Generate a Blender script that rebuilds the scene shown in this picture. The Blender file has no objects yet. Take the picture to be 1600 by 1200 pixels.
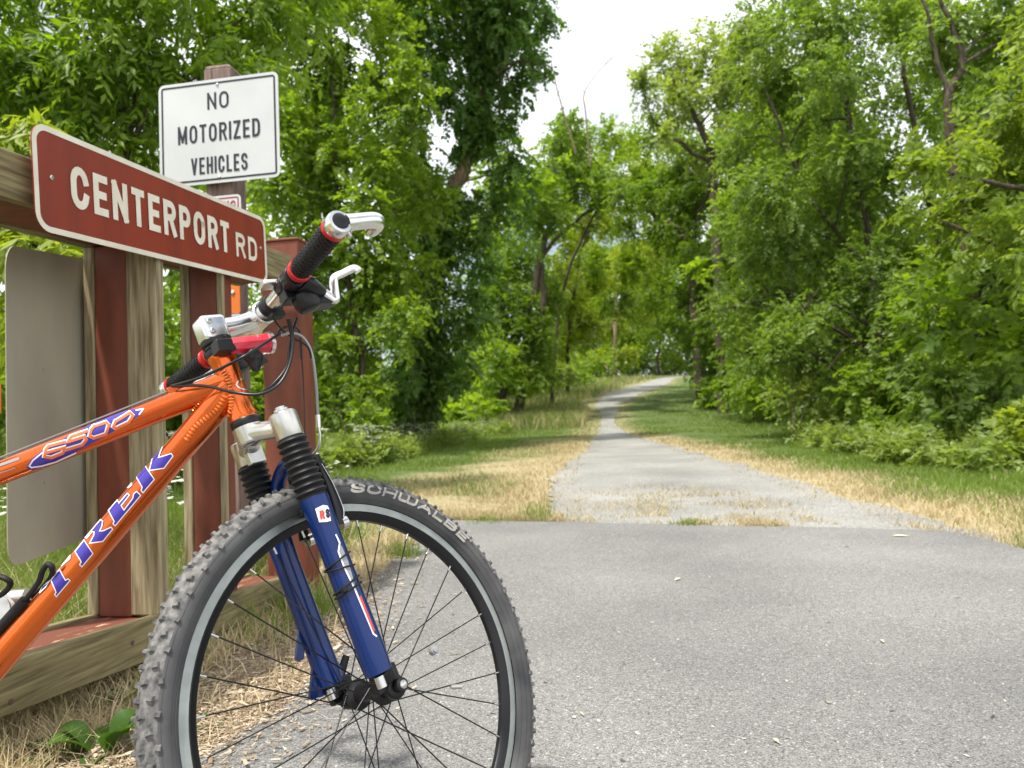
import bpy, bmesh, math, random
import numpy as np
from mathutils import Vector, Matrix
R = math.radians
random.seed(7); rng = np.random.default_rng(7)
scene = bpy.context.scene
col = scene.collection

# ------------------------------------------------------------------ camera
H = 0.723                       # camera height above the road
F, PITCH, ROLL = 1146.4, 0.04397, R(2.2)
def unray(u, v):                # direction through photo pixel (1600 x 1200)
    a, b = u-800, v-600
    c, s = math.cos(ROLL), math.sin(ROLL)
    x0, y0 = a*c-b*s, a*s+b*c
    x, y, z = x0/F, 1.0, -y0/F
    c, s = math.cos(PITCH), math.sin(PITCH)
    return np.array([x, c*y-s*z, s*y+c*z])
CAM = np.array([0, 0, H])
def at(u, v, d):                # point seen at (u,v), d metres ahead
    r = unray(u, v); return CAM+r*(d/r[1])
def gp(u, v, z=0.0):            # point of the ground seen at (u,v)
    r = unray(u, v); return CAM+r*((z-H)/r[2])
cam = bpy.data.cameras.new('camera'); camo = bpy.data.objects.new('camera', cam); col.objects.link(camo)
cam.sensor_width = 36; cam.lens = F/1600*36; cam.clip_start = .02; cam.clip_end = 1000
_c, _s = math.cos(ROLL), math.sin(ROLL); _cp, _sp = math.cos(PITCH), math.sin(PITCH)
_fw = Vector((0, _cp, _sp)); _zz = Vector((0, -_sp, _cp)); _xx = Vector((1, 0, 0))
_rt = _xx*_c-_zz*_s; _up = _xx*_s+_zz*_c
m3 = Matrix((_rt, _up, -_fw)).transposed().to_4x4(); m3.translation = (0, 0, H)
camo.matrix_world = m3
cam.dof.use_dof = True; cam.dof.focus_distance = 1.18; cam.dof.aperture_fstop = 7.5
scene.camera = camo

# ------------------------------------------------------------------ light
SUN_EL, SUN_AZ = R(68), R(-140)          # azimuth measured from straight ahead, minus = left
sv = Vector((math.sin(SUN_AZ)*math.cos(SUN_EL), math.cos(SUN_AZ)*math.cos(SUN_EL), math.sin(SUN_EL)))
sun = bpy.data.lights.new('sun', 'SUN'); sun.energy = 4.3; sun.angle = R(2.5); sun.color = (1, .95, .86)
suno = bpy.data.objects.new('sun', sun); col.objects.link(suno)
suno.rotation_euler = sv.to_track_quat('Z', 'Y').to_euler()
W = bpy.data.worlds.new('World'); scene.world = W; W.use_nodes = True
nt = W.node_tree; nt.nodes.clear()
sky = nt.nodes.new('ShaderNodeTexSky'); sky.sky_type = 'NISHITA'; sky.sun_disc = False
sky.sun_elevation = SUN_EL; sky.sun_rotation = SUN_AZ; sky.altitude = 100; sky.air_density = 1; sky.dust_density = 2
tc = nt.nodes.new('ShaderNodeTexCoord'); nz = nt.nodes.new('ShaderNodeTexNoise')
nz.inputs['Scale'].default_value = 2.2; nz.inputs['Detail'].default_value = 6
rp = nt.nodes.new('ShaderNodeValToRGB'); rp.color_ramp.elements[0].position = .34; rp.color_ramp.elements[1].position = .52
mx = nt.nodes.new('ShaderNodeMixRGB'); mx.inputs['Color2'].default_value = (11.5, 11.7, 12, 1)
bg = nt.nodes.new('ShaderNodeBackground'); bg.inputs['Strength'].default_value = .1
wo = nt.nodes.new('ShaderNodeOutputWorld')
L = nt.links.new
L(tc.outputs['Generated'], nz.inputs['Vector']); L(nz.outputs['Fac'], rp.inputs['Fac']); L(rp.outputs['Color'], mx.inputs['Fac'])
L(sky.outputs['Color'], mx.inputs['Color1']); L(mx.outputs['Color'], bg.inputs['Color']); L(bg.outputs['Background'], wo.inputs['Surface'])
scene.view_settings.view_transform = 'Standard'; scene.view_settings.look = 'None'; scene.view_settings.gamma = 1
scene.view_settings.exposure = 0.44
cy = scene.cycles
cy.max_bounces = 10; cy.diffuse_bounces = 4; cy.glossy_bounces = 3; cy.transmission_bounces = 6; cy.use_denoising = True
try: cy.sample_clamp_indirect = 6
except Exception: pass

# ------------------------------------------------------------------ materials
def srgb(r, g, b):
    f = lambda c: (c/255/12.92 if c/255 <= .04045 else ((c/255+.055)/1.055)**2.4)
    return (f(r), f(g), f(b))
def mat(name, c, rough=.6, metal=0, c2=None, scale=8, detail=5, bump=0, bscale=None, stretch=(1, 1, 1), spec=.5, coat=0, ramp=(.35, .65), dist=.01, space='Object', distort=0, rot=0):
    m = bpy.data.materials.new(name); m.use_nodes = True; n = m.node_tree; L = n.links.new
    b = n.nodes['Principled BSDF']; b.inputs['Roughness'].default_value = rough; b.inputs['Metallic'].default_value = metal
    b.inputs['Specular IOR Level'].default_value = spec; b.inputs['Coat Weight'].default_value = coat; b.inputs['Coat Roughness'].default_value = .06
    b.inputs['Base Color'].default_value = (*c, 1)
    if c2 or bump:
        t = n.nodes.new('ShaderNodeTexCoord'); mp = n.nodes.new('ShaderNodeMapping'); mp.inputs['Scale'].default_value = stretch
        if rot:
            m0 = n.nodes.new('ShaderNodeMapping'); m0.inputs['Rotation'].default_value = (0, 0, rot); L(t.outputs[space], m0.inputs['Vector']); L(m0.outputs['Vector'], mp.inputs['Vector'])
        else: L(t.outputs[space], mp.inputs['Vector'])
    if c2:
        q = n.nodes.new('ShaderNodeTexNoise'); q.inputs['Scale'].default_value = scale; q.inputs['Detail'].default_value = detail; q.inputs['Distortion'].default_value = distort
        r = n.nodes.new('ShaderNodeValToRGB'); r.color_ramp.elements[0].position = ramp[0]; r.color_ramp.elements[1].position = ramp[1]
        r.color_ramp.elements[0].color = (*c, 1); r.color_ramp.elements[1].color = (*c2, 1)
        L(mp.outputs['Vector'], q.inputs['Vector']); L(q.outputs['Fac'], r.inputs['Fac']); L(r.outputs['Color'], b.inputs['Base Color'])
    if bump:
        q = n.nodes.new('ShaderNodeTexNoise'); q.inputs['Scale'].default_value = bscale or scale; q.inputs['Detail'].default_value = 6
        u = n.nodes.new('ShaderNodeBump'); u.inputs['Strength'].default_value = bump; u.inputs['Distance'].default_value = dist
        L(mp.outputs['Vector'], q.inputs['Vector']); L(q.outputs['Fac'], u.inputs['Height']); L(u.outputs['Normal'], b.inputs['Normal'])
    return m
def leafmat(name, dark, light, trans, tmix=.45, rough=.45):
    m = bpy.data.materials.new(name); m.use_nodes = True; n = m.node_tree; L = n.links.new
    b = n.nodes['Principled BSDF']; b.inputs['Roughness'].default_value = rough; b.inputs['Specular IOR Level'].default_value = .4
    a = n.nodes.new('ShaderNodeAttribute'); a.attribute_name = 'tone'
    r = n.nodes.new('ShaderNodeValToRGB'); r.color_ramp.elements[0].color = (*dark, 1); r.color_ramp.elements[1].color = (*light, 1)
    t = n.nodes.new('ShaderNodeBsdfTranslucent')
    mr = n.nodes.new('ShaderNodeMixRGB'); mr.blend_type = 'MULTIPLY'; mr.inputs['Fac'].default_value = 1; mr.inputs['Color2'].default_value = (*trans, 1)
    s = n.nodes.new('ShaderNodeMixShader'); s.inputs['Fac'].default_value = tmix
    L(a.outputs['Fac'], r.inputs['Fac']); L(r.outputs['Color'], b.inputs['Base Color'])
    L(r.outputs['Color'], mr.inputs['Color1']); L(mr.outputs['Color'], t.inputs['Color'])
    L(b.outputs['BSDF'], s.inputs[1]); L(t.outputs['BSDF'], s.inputs[2]); L(s.outputs['Shader'], n.nodes['Material Output'].inputs['Surface'])
    return m
M = {}
M['wood'] = mat('weathered_wood', srgb(100, 88, 62), .85, c2=srgb(176, 164, 130), scale=16, detail=12, stretch=(5, 5, .35), bump=.6, bscale=30, dist=.004, ramp=(.3, .72), distort=.25)
M['woodh'] = mat('weathered_rail_wood', srgb(86, 76, 48), .85, c2=srgb(160, 148, 108), scale=16, detail=12, stretch=(5, .3, 5), bump=.5, bscale=30, dist=.003, ramp=(.3, .75), distort=.25, rot=R(9.4))
M['greypost'] = mat('grey_brown_post_wood', srgb(92, 76, 70), .85, c2=srgb(140, 118, 110), scale=9, stretch=(6, 6, .7), bump=.4, bscale=24, dist=.003)
M['brown'] = mat('brown_paint', srgb(102, 50, 32), .6, c2=srgb(124, 64, 43), scale=6, stretch=(3, 3, .8), bump=.15, bscale=40, dist=.002)
M['brownworn'] = mat('worn_brown_paint', srgb(114, 62, 46), .7, c2=srgb(182, 156, 126), scale=13, detail=9, stretch=(4, .7, 4), ramp=(.60, .66), bump=.3, bscale=40, dist=.002, rot=R(9.4))
M['signred'] = mat('brown_red_sign_sheet', srgb(140, 48, 30), .4, c2=srgb(112, 40, 30), scale=3.2, stretch=(4, 4, .6), detail=10, ramp=(.42, .8))
M['signwhite'] = mat('white_sign_sheet', srgb(198, 202, 202), .4, c2=srgb(186, 190, 190), scale=3, detail=4)
M['cream'] = mat('cream_lettering', srgb(236, 230, 214), .45, c2=srgb(220, 212, 194), scale=14)
M['black'] = mat('black_lettering', srgb(22, 26, 40), .45)
M['redink'] = mat('red_lettering', srgb(150, 30, 50), .45)
M['aluback'] = mat('bare_sign_back', srgb(186, 182, 160), .5, .2, c2=srgb(156, 148, 132), scale=2.4, detail=10, stretch=(1.5, 1.5, .5))
M['orange_plate'] = mat('orange_plate_sheet', srgb(226, 118, 26), .5, c2=srgb(214, 106, 24), scale=8)
M['steel'] = mat('steel', (.62, .62, .6), .25, 1)
M['silver'] = mat('polished_silver', (.78, .78, .76), .24, 1)
M['castsilver'] = mat('cast_silver', (.66, .65, .61), .3, .9, c2=(.58, .57, .53), scale=40)
M['paint'] = mat('orange_paint', (.77, .150, .010), .2, .85, c2=(.69, .11, .007), scale=3, coat=.6)
M['weld'] = mat('weld_paint', (.80, .20, .025), .3, .55, coat=.6)
M['blue'] = mat('blue_paint', (.001, .018, .115), .28, .1, coat=.3, spec=.35)
M['rubber'] = mat('black_rubber', (.011, .011, .012), .5, spec=.3, bump=.1, bscale=200, dist=.0005)
M['plastic'] = mat('black_plastic', (.009, .009, .010), .35, spec=.35)
M['tread'] = mat('dusty_tread', srgb(64, 64, 65), .9, c2=srgb(130, 128, 125), scale=90, ramp=(.32, .7), bump=.6, bscale=300, dist=.0016)
M['sidewall'] = mat('tyre_sidewall', srgb(60, 60, 62), .75, c2=srgb(88, 88, 88), scale=20, ramp=(.3, .75), bump=.1, bscale=500, dist=.0004)
M['tyretext'] = mat('tyre_lettering_ink', srgb(176, 172, 164), .7, c2=srgb(150, 147, 140), scale=90)
M['brake_track'] = mat('brake_track', (.33, .35, .33), .36, .75, c2=(.25, .27, .255), scale=30, stretch=(1, 1, 1))
M['blackalu'] = mat('black_aluminium', (.02, .02, .022), .35, .6)
M['redplastic'] = mat('red_plastic', (.62, .02, .045), .3, 0, coat=.4)
M['redring'] = mat('red_ring_alloy', (.55, .02, .02), .3, .4)
M['purple'] = mat('purple_decal', srgb(52, 34, 150), .3, coat=.6)
M['white'] = mat('white_decal', srgb(235, 232, 235), .35, coat=.4)
M['orangeink'] = mat('orange_decal', srgb(226, 104, 40), .35, coat=.5)
M['greyink'] = mat('grey_decal', srgb(140, 142, 146), .35, coat=.4)
M['redink2'] = mat('red_decal', srgb(196, 60, 48), .35, coat=.4)
M['cable'] = mat('cable_housing', (.008, .008, .009), .3, spec=.4)
M['cablegrey'] = mat('grey_cable_housing', (.3, .31, .32), .3, .6)
M['saddle'] = mat('black_saddle', (.02, .02, .02), .55)
M['bark'] = mat('bark', srgb(52, 45, 37), .95, c2=srgb(92, 80, 66), scale=9, stretch=(3, 3, .6), bump=.9, bscale=14, dist=.03)
M['barkpale'] = mat('pale_bark', srgb(104, 84, 66), .95, c2=srgb(142, 122, 100), scale=9, stretch=(3, 3, .6), bump=.9, bscale=14, dist=.03)
M['twig'] = mat('dead_twig', srgb(120, 104, 88), .9)

# ------------------------------------------------------------------ geometry helpers
def nrm(v):
    v = np.asarray(v, float); return v/(np.linalg.norm(v)+1e-12)
def rotm(axis, a):
    x = nrm(axis); K = np.array([[0, -x[2], x[1]], [x[2], 0, -x[0]], [-x[1], x[0], 0]])
    return np.eye(3)+math.sin(a)*K+(1-math.cos(a))*K@K
def smooth_path(pts, k=6):
    P = [np.asarray(p, float) for p in pts]
    if len(P) < 3: return P
    out = []
    for i in range(len(P)-1):
        p0 = P[max(i-1, 0)]; p1 = P[i]; p2 = P[i+1]; p3 = P[min(i+2, len(P)-1)]
        for j in range(k):
            t = j/k
            out.append(.5*((2*p1)+(-p0+p2)*t+(2*p0-5*p1+4*p2-p3)*t*t+(-p0+3*p1-3*p2+p3)*t**3))
    out.append(P[-1]); return out
class G:
    def __init__(s): s.v = []; s.f = []; s.mi = []; s.cur = 0
    def add(s, vs, fs):
        o = len(s.v); s.v.extend([tuple(map(float, p)) for p in vs]); s.f.extend([tuple(o+i for i in f) for f in fs]); s.mi.extend([s.cur]*len(fs)); return s
    def tube(s, pts, r, n=12, caps=True, closed=False, squash=None):
        P = [np.asarray(p, float) for p in pts]; m = len(P)
        rr = list(np.broadcast_to(np.asarray(r, float), (m,))) if np.ndim(r) == 0 or len(r) == m else list(np.interp(np.linspace(0, 1, m), np.linspace(0, 1, len(r)), r))
        T = [nrm(P[(i+1) % m if closed else min(i+1, m-1)]-P[(i-1) % m if closed else max(i-1, 0)]) for i in range(m)]
        a = np.array([0, 0, 1.]) if abs(T[0][2]) < .9 else np.array([1., 0, 0])
        if squash is not None: a = np.asarray(squash[0], float)
        u = nrm(a-T[0]*np.dot(a, T[0])); vs = []; fs = []
        for i in range(m):
            u = nrm(u-T[i]*np.dot(u, T[i])); w = np.cross(T[i], u)
            k1, k2 = (squash[1], squash[2]) if squash is not None else (1, 1)
            for j in range(n):
                t = 2*math.pi*j/n; vs.append(P[i]+rr[i]*(k1*math.cos(t)*u+k2*math.sin(t)*w))
        for i in range(m if closed else m-1):
            a0 = i*n; b0 = ((i+1) % m)*n
            for j in range(n): fs.append((a0+j, a0+(j+1) % n, b0+(j+1) % n, b0+j))
        if caps and not closed: fs.append(tuple(range(n-1, -1, -1))); fs.append(tuple((m-1)*n+j for j in range(n)))
        return s.add(vs, fs)
    def lathe(s, o, axis, prof, n=24, caps=True):   # prof: (t along axis, radius)
        o = np.asarray(o, float); a = nrm(axis)
        b = np.array([0, 0, 1.]) if abs(a[2]) < .9 else np.array([1., 0, 0])
        u = nrm(b-a*np.dot(a, b)); w = np.cross(a, u); vs = []; fs = []
        for t, r in prof:
            for j in range(n):
                q = 2*math.pi*j/n; vs.append(o+a*t+r*(math.cos(q)*u+math.sin(q)*w))
        m = len(prof)
        for i in range(m-1):
            for j in range(n): fs.append((i*n+j, i*n+(j+1) % n, (i+1)*n+(j+1) % n, (i+1)*n+j))
        if caps: fs.append(tuple(range(n-1, -1, -1))); fs.append(tuple((m-1)*n+j for j in range(n)))
        return s.add(vs, fs)
    def box(s, c, ax, ay, az, top=1.0):             # half vectors; top shrinks the +az face
        c = np.asarray(c, float); ax, ay, az = [np.asarray(q, float) for q in (ax, ay, az)]
        vs = []
        for k, q in ((-1, 1), (1, top)):
            for i, j in ((-1, -1), (1, -1), (1, 1), (-1, 1)): vs.append(c+ax*i*q+ay*j*q+az*k)
        return s.add(vs, [(3, 2, 1, 0), (4, 5, 6, 7), (0, 1, 5, 4), (1, 2, 6, 5), (2, 3, 7, 6), (3, 0, 4, 7)])
    def rbox(s, c, ax, ay, az, rad, n=6):           # box with rounded edges (half vectors)
        c = np.asarray(c, float); lx_, ly_, lz_ = [np.linalg.norm(q) for q in (ax, ay, az)]; ux, uy, uz = nrm(ax), nrm(ay), nrm(az)
        rows = []
        for e in (-1, 1):
            for i in range(n+1):
                t = R(90*i/n); ins_, zz = (rad*(1-math.sin(t)), -lz_+rad*(1-math.cos(t))) if e < 0 else (rad*(1-math.cos(t)), lz_-rad*(1-math.sin(t)))
                rows.append([c+ux*x+uy*y+uz*zz for x, y in rrect(2*(lx_-ins_), 2*(ly_-ins_), max(rad-ins_, .0004), n)])
        m = len(rows[0]); fs = [tuple(range(m-1, -1, -1)), tuple((len(rows)-1)*m+j for j in range(m))]
        for i in range(len(rows)-1): fs += [(i*m+j, i*m+(j+1) % m, (i+1)*m+(j+1) % m, (i+1)*m+j) for j in range(m)]
        return s.add([p for r_ in rows for p in r_], fs)
    def prism(s, poly, d):                           # planar polygon thickened by vector d
        n = len(poly); P = [np.asarray(p, float) for p in poly]; d = np.asarray(d, float)
        return s.add(P+[p+d for p in P], [tuple(range(n)), tuple(range(2*n-1, n-1, -1))]+[(i, i+n, (i+1) % n+n, (i+1) % n) for i in range(n)])
    def build(s, name, m, parent=None, smooth=35, bevel=0, origin=None):
        me = bpy.data.meshes.new(name)
        vs = np.array(s.v, float)
        if origin is not None: vs = vs-np.asarray(origin, float)
        me.from_pydata([tuple(q) for q in vs], [], s.f)
        for q in (m if isinstance(m, (list, tuple)) else [m]): me.materials.append(q)
        if isinstance(m, (list, tuple)) and len(m) > 1: me.polygons.foreach_set('material_index', s.mi)
        bm = bmesh.new(); bm.from_mesh(me); bmesh.ops.recalc_face_normals(bm, faces=bm.faces); bm.to_mesh(me); bm.free()
        if smooth:
            me.polygons.foreach_set('use_smooth', [True]*len(me.polygons)); me.set_sharp_from_angle(angle=R(smooth))
        o = bpy.data.objects.new(name, me); col.objects.link(o)
        if origin is not None: o.location = tuple(map(float, origin))
        if parent: o.parent = parent
        if bevel:
            b = o.modifiers.new('bevel', 'BEVEL'); b.width = bevel; b.segments = 2; b.limit_method = 'ANGLE'; b.angle_limit = R(40)
        return o
def tag(o, label, cat=None, group=None, kind=None):
    o['label'] = label
    if cat: o['category'] = cat
    if group: o['group'] = group
    if kind: o['kind'] = kind
    return o
def empty(name, loc, label, cat, group=None):
    o = bpy.data.objects.new(name, None); col.objects.link(o); o.location = tuple(map(float, loc)); o.empty_display_size = .1
    return tag(o, label, cat, group)
def fastmesh(name, V, Fa, m, parent=None, tone=None, origin=None):   # V (n,3), Fa (k,3|4)
    me = bpy.data.meshes.new(name); V = np.asarray(V, np.float32)
    if origin is not None: V = V-np.asarray(origin, np.float32)
    k, c = Fa.shape
    me.vertices.add(len(V)); me.vertices.foreach_set('co', V.ravel())
    me.loops.add(k*c); me.loops.foreach_set('vertex_index', Fa.astype(np.int32).ravel())
    me.polygons.add(k); me.polygons.foreach_set('loop_start', np.arange(0, k*c, c, dtype=np.int32)); me.polygons.foreach_set('loop_total', np.full(k, c, np.int32))
    me.update(calc_edges=True); me.materials.append(m)
    if tone is not None:
        for nm, arr in (tone if isinstance(tone, dict) else {'tone': tone}).items():
            a = me.attributes.new(nm, 'FLOAT', 'POINT'); a.data.foreach_set('value', np.asarray(arr, np.float32))
    o = bpy.data.objects.new(name, me); col.objects.link(o)
    if origin is not None: o.location = tuple(map(float, origin))
    if parent: o.parent = parent
    return o

# ------------------------------------------------------------------ stroke letters
def arc(cx, cy, rx, ry, a0, a1, n=8):
    return [(cx+rx*math.cos(R(a0+(a1-a0)*i/n)), cy+ry*math.sin(R(a0+(a1-a0)*i/n))) for i in range(n+1)]
GL = {   # name: (width / height, strokes in the unit square)
 'N': (.62, [[(0, 0), (0, 1)], [(0, 1), (1, 0)], [(1, 0), (1, 1)]]),
 'O': (.64, [arc(.5, .68, .5, .32, 0, 180)+arc(.5, .32, .5, .32, 180, 360)+[(1, .68)]]),
 'M': (.76, [[(0, 0), (0, 1)], [(0, 1), (.5, .1)], [(.5, .1), (1, 1)], [(1, 1), (1, 0)]]),
 'T': (.56, [[(.5, 0), (.5, 1)], [(0, 1), (1, 1)]]),
 'R': (.62, [[(0, 0), (0, 1)], [(0, 1), (.6, 1)]+arc(.6, .76, .4, .24, 90, -90)+[(0, .52)], [(.55, .52), (1, 0)]]),
 'I': (.14, [[(.5, 0), (.5, 1)]]),
 'Z': (.58, [[(0, 1), (1, 1)], [(1, 1), (0, 0)], [(0, 0), (1, 0)]]),
 'E': (.54, [[(0, 0), (0, 1)], [(0, 1), (1, 1)], [(0, .5), (.85, .5)], [(0, 0), (1, 0)]]),
 'D': (.62, [[(0, 0), (0, 1)], [(0, 1), (.45, 1)]+arc(.45, .7, .55, .3, 90, 0)+arc(.45, .3, .55, .3, 0, -90)+[(0, 0)]]),
 'V': (.62, [[(0, 1), (.5, 0)], [(.5, 0), (1, 1)]]),
 'H': (.62, [[(0, 0), (0, 1)], [(1, 0), (1, 1)], [(0, .5), (1, .5)]]),
 'C': (.62, [arc(.5, .68, .5, .32, 10, 180)+arc(.5, .32, .5, .32, 180, 350)]),
 'L': (.52, [[(0, 1), (0, 0)], [(0, 0), (1, 0)]]),
 'S': (.62, [arc(.5, .755, .5, .245, 10, 180, 8)+arc(.5, .755, .5, .245, 190, 262, 5)+arc(.5, .255, .5, .255, 82, -170, 12)]),
 'P': (.6, [[(0, 0), (0, 1)], [(0, 1), (.6, 1)]+arc(.6, .74, .4, .26, 90, -90)+[(0, .48)]]),
 'A': (.66, [[(0, 0), (.5, 1)], [(.5, 1), (1, 0)], [(.18, .32), (.82, .32)]]),
 'K': (.62, [[(0, 0), (0, 1)], [(0, .38), (1, 1)], [(.3, .58), (1, 0)]]),
 'G': (.64, [arc(.5, .68, .5, .32, 15, 180)+arc(.5, .32, .5, .32, 180, 340)+[(1, .45), (.55, .45)]]),
 'W': (.9, [[(0, 1), (0, .18), (.08, 0), (.42, 0), (.5, .18), (.5, .95)], [(.5, .18), (.58, 0), (.92, 0), (1, .18), (1, 1)]]),
 'B': (.62, [[(0, 0), (0, 1)], [(0, 1), (.62, 1)]+arc(.62, .77, .36, .23, 90, -90)+[(0, .54)], [(.6, .52)]+arc(.62, .26, .38, .26, 90, -90)+[(0, 0)]]),
}
def ribbon(pts, w, step, lift):
    """a stroke as quads with mitred joins and square caps; returns (verts, faces) with z = lift"""
    P = [np.array(p, float) for p in pts]; P = [P[0]]+[b for a, b in zip(P[:-1], P[1:]) if np.linalg.norm(b-a) > 1e-4*w+1e-7]
    d = nrm(P[0]-P[1]); P[0] = P[0]+d*w/2; d = nrm(P[-1]-P[-2]); P[-1] = P[-1]+d*w/2
    Q = [P[0]]
    for a, b in zip(P[:-1], P[1:]):
        k = max(1, int(np.linalg.norm(b-a)/step))
        Q += [a+(b-a)*i/k for i in range(1, k+1)]
    vs = []; fs = []
    for i, q in enumerate(Q):
        a = Q[max(i-1, 0)]; b = Q[min(i+1, len(Q)-1)]
        t1 = nrm(q-a) if i > 0 else nrm(b-q); t2 = nrm(b-q) if i < len(Q)-1 else t1
        t = nrm(t1+t2); n = np.array([-t[1], t[0]]); k = 1/max(.5, np.dot(t, t1))
        for j in (-1, -.33, .33, 1): vs.append((*(q+n*w/2*k*j), lift))
    for i in range(len(Q)-1):
        for j in range(3): fs.append((i*4+j, i*4+j+1, i*4+j+5, i*4+j+4))
    return vs, fs
def text(g, s, h, stroke, fmap, gap=.2, wide=1.0, slant=0, step=.2, x0=0, center=None, space=.5, fit=None):
    """stroke lettering; fmap maps (x, y, lift) to 3-D"""
    t = stroke*h; adv = []; x = 0
    for ch in s:
        if ch == ' ': x += space*h*wide; adv.append(None); continue
        w = max(GL[ch][0]*h*wide, t); adv.append((x, w)); x += w+gap*h
    total = x-gap*h; k = 1
    if fit: k = fit/total
    off = x0-(total*k/2 if center else 0); lift = 0
    for ch, a in zip(s, adv):
        if a is None: continue
        for st in GL[ch][1]:
            w = a[1]*k
            pts = [((off+a[0]*k+t/2+px*(w-t)) if w > t*1.01 else off+a[0]*k+w/2, t/2+py*(h-t)) for px, py in st]
            vs, fs = ribbon(pts, t, step*h, lift); lift += .00006
            g.add([fmap(p[0]+slant*p[1], p[1], p[2]) for p in vs], fs)
    return total*k
def rrect(w, h, r, n=6):
    o = []
    for cx, cy, a in ((w/2-r, h/2-r, 0), (-w/2+r, h/2-r, 90), (-w/2+r, -h/2+r, 180), (w/2-r, -h/2+r, 270)):
        o += arc(cx, cy, r, r, a, a+90, n)
    return o

# ------------------------------------------------------------------ mountain bike
BT = np.array([-.21667, 1.08994, -.39613+H]); YAW, LEAN, BPI, STEER = .005944, .111264, .030716, .83325
HA = 1.24032; A2C = .43972; RAKE = .04019; TTA, DTA = .32213, .83354
RB = rotm((0, 0, 1), YAW)@rotm((1, 0, 0), -LEAN)@rotm((0, 1, 0), -BPI)
ax_ = np.array([-math.cos(HA), 0, math.sin(HA)]); pp_ = np.array([math.sin(HA), 0, math.cos(HA)])
A0 = -RAKE*pp_; RS = rotm(ax_, STEER)
def B(q): return RB@np.asarray(q, float)+BT
def dB(q): return RB@np.asarray(q, float)
def S(s, off=0, lat=0): return B(A0+RS@(ax_*s+pp_*off+np.array([0, lat, 0])))
aw, fwd, lef = dB(ax_), dB(RS@pp_), dB(RS@np.array([0, 1., 0]))
base = B((-.53, 0, -.335)); base[2] = 0.0
bike = empty('mountain_bike', base, 'orange mountain bike with blue suspension fork and silver bar ends leaning beside the fence', 'bicycle')
bike.rotation_euler = Matrix(RB.tolist()).to_euler()
def bb(g, name, m, parent=bike, smooth=35, bevel=0):
    g.v = [tuple(RB.T@(np.array(p)-base)) for p in g.v]
    return g.build(name, m, parent, smooth, bevel)
def bempty(name, parent=bike):
    o = bpy.data.objects.new(name, None); col.objects.link(o); o.parent = parent; o.empty_display_size = .05; return o

# --- frame
ht0, ht1 = B(A0+ax_*(A2C+.013)), B(A0+ax_*(A2C+.121))
tt0 = B(A0+ax_*(A2C+.078)); ttd = dB([math.cos(TTA), 0, math.sin(TTA)])
dt0 = B(A0+ax_*(A2C+.068)); dtd = dB([math.cos(DTA), 0, math.sin(DTA)])
ttE = tt0-ttd*.575; bbp = dt0-dtd*.685
RT, RD = .0185, .0212
g = G()
g.lathe(ht0, ht1-ht0, [(0, .0222), (.006, .0222), (.012, .0198), (.03, .0192), (.078, .0192), (.096, .0198), (.101, .0218), (.108, .0218)], 32)
g.tube([tt0-ttd*t for t in (0, .05, .12, .3, .575)], [.0195, .0192, RT, RT, .0165], 28)
g.tube([dt0-dtd*t for t in (0, .05, .12, .3, .685)], [.0225, .022, RD, RD, .021], 28)
seat_top = ttE+(ttE-bbp)*.12
g.tube([bbp, seat_top], .0165, 20)
g.tube([bbp-lef*0+dB([0, .035, 0]), bbp-dB([0, .035, 0])], .021, 20)
rh = B((-1.06, 0, .045))
for sgn in (-1, 1):
    o = dB([0, sgn*.062, 0]); o2 = dB([0, sgn*.03, 0])
    g.tube(smooth_path([bbp+o2*.6, bbp+(rh-bbp)*.35+o2*1.1, rh+o]), .0095, 12)
    g.tube(smooth_path([ttE+o2*.4, ttE+(rh-ttE)*.35+o2*1.3, rh+o]), .0085, 12)
frame = bb(g, 'frame', M['paint'])
def cyl_hit(u, v, p0, d, r, off=.0004):
    d = nrm(d); q = unray(u, v); o = CAM-p0
    qa = q-d*np.dot(q, d); oa = o-d*np.dot(o, d)
    A = qa@qa; Bq = qa@oa; C = oa@oa-r*r; D = Bq*Bq-A*C
    if D > 0: t = (-Bq-math.sqrt(D))/A
    else: t = -Bq/A
    p = CAM+q*t; ra = (p-p0)-d*np.dot(p-p0, d)
    return p0+d*np.dot(p-p0, d)+nrm(ra)*(r+off)
def decal(poly, p0, d, r, off, g, scale=1, o=(0, 0), cell=1.6):
    """fill a traced outline on a tube: triangulate, cut small, wrap"""
    P = [(o[0]+x/scale, o[1]+y/scale) for x, y in poly]
    bm = bmesh.new(); vs = [bm.verts.new((x, y, 0)) for x, y in P]; f = bm.faces.new(vs)
    xs = [p[0] for p in P]; ys = [p[1] for p in P]
    dd = nrm(d); c0 = np.array([sum(xs)/len(xs), sum(ys)/len(ys)])
    nrmal = np.array([dd[2], dd[0]])
    nrmal = nrmal/np.linalg.norm(nrmal); k = 40
    for i in range(-k, k+1):
        q = c0+nrmal*i*cell
        bmesh.ops.bisect_plane(bm, geom=bm.verts[:]+bm.edges[:]+bm.faces[:], plane_co=(q[0], q[1], 0), plane_no=(nrmal[0], nrmal[1], 0))
    bmesh.ops.triangulate(bm, faces=bm.faces[:])
    bm.verts.ensure_lookup_table(); bm.verts.index_update()
    g.add([cyl_hit(v.co.x, v.co.y, p0, d, r, off) for v in bm.verts], [tuple(v.index for v in f.verts) for f in bm.faces]); bm.free()
def stroke(pts, w, p0, d, r, off, g, scale=1, o=(0, 0), closed=False):
    P = [(o[0]+x/scale, o[1]+y/scale) for x, y in pts]
    if closed: P = P+[P[0]]
    vs, fs = ribbon(P, w, 1.5, 0)
    g.add([cyl_hit(q[0], q[1], p0, d, r, off) for q in vs], fs)
SC = {'a': (7.5, (0, 840)), 'b': (8.57, (110, 740)), 'c': (6.4, (40, 620))}
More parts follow.
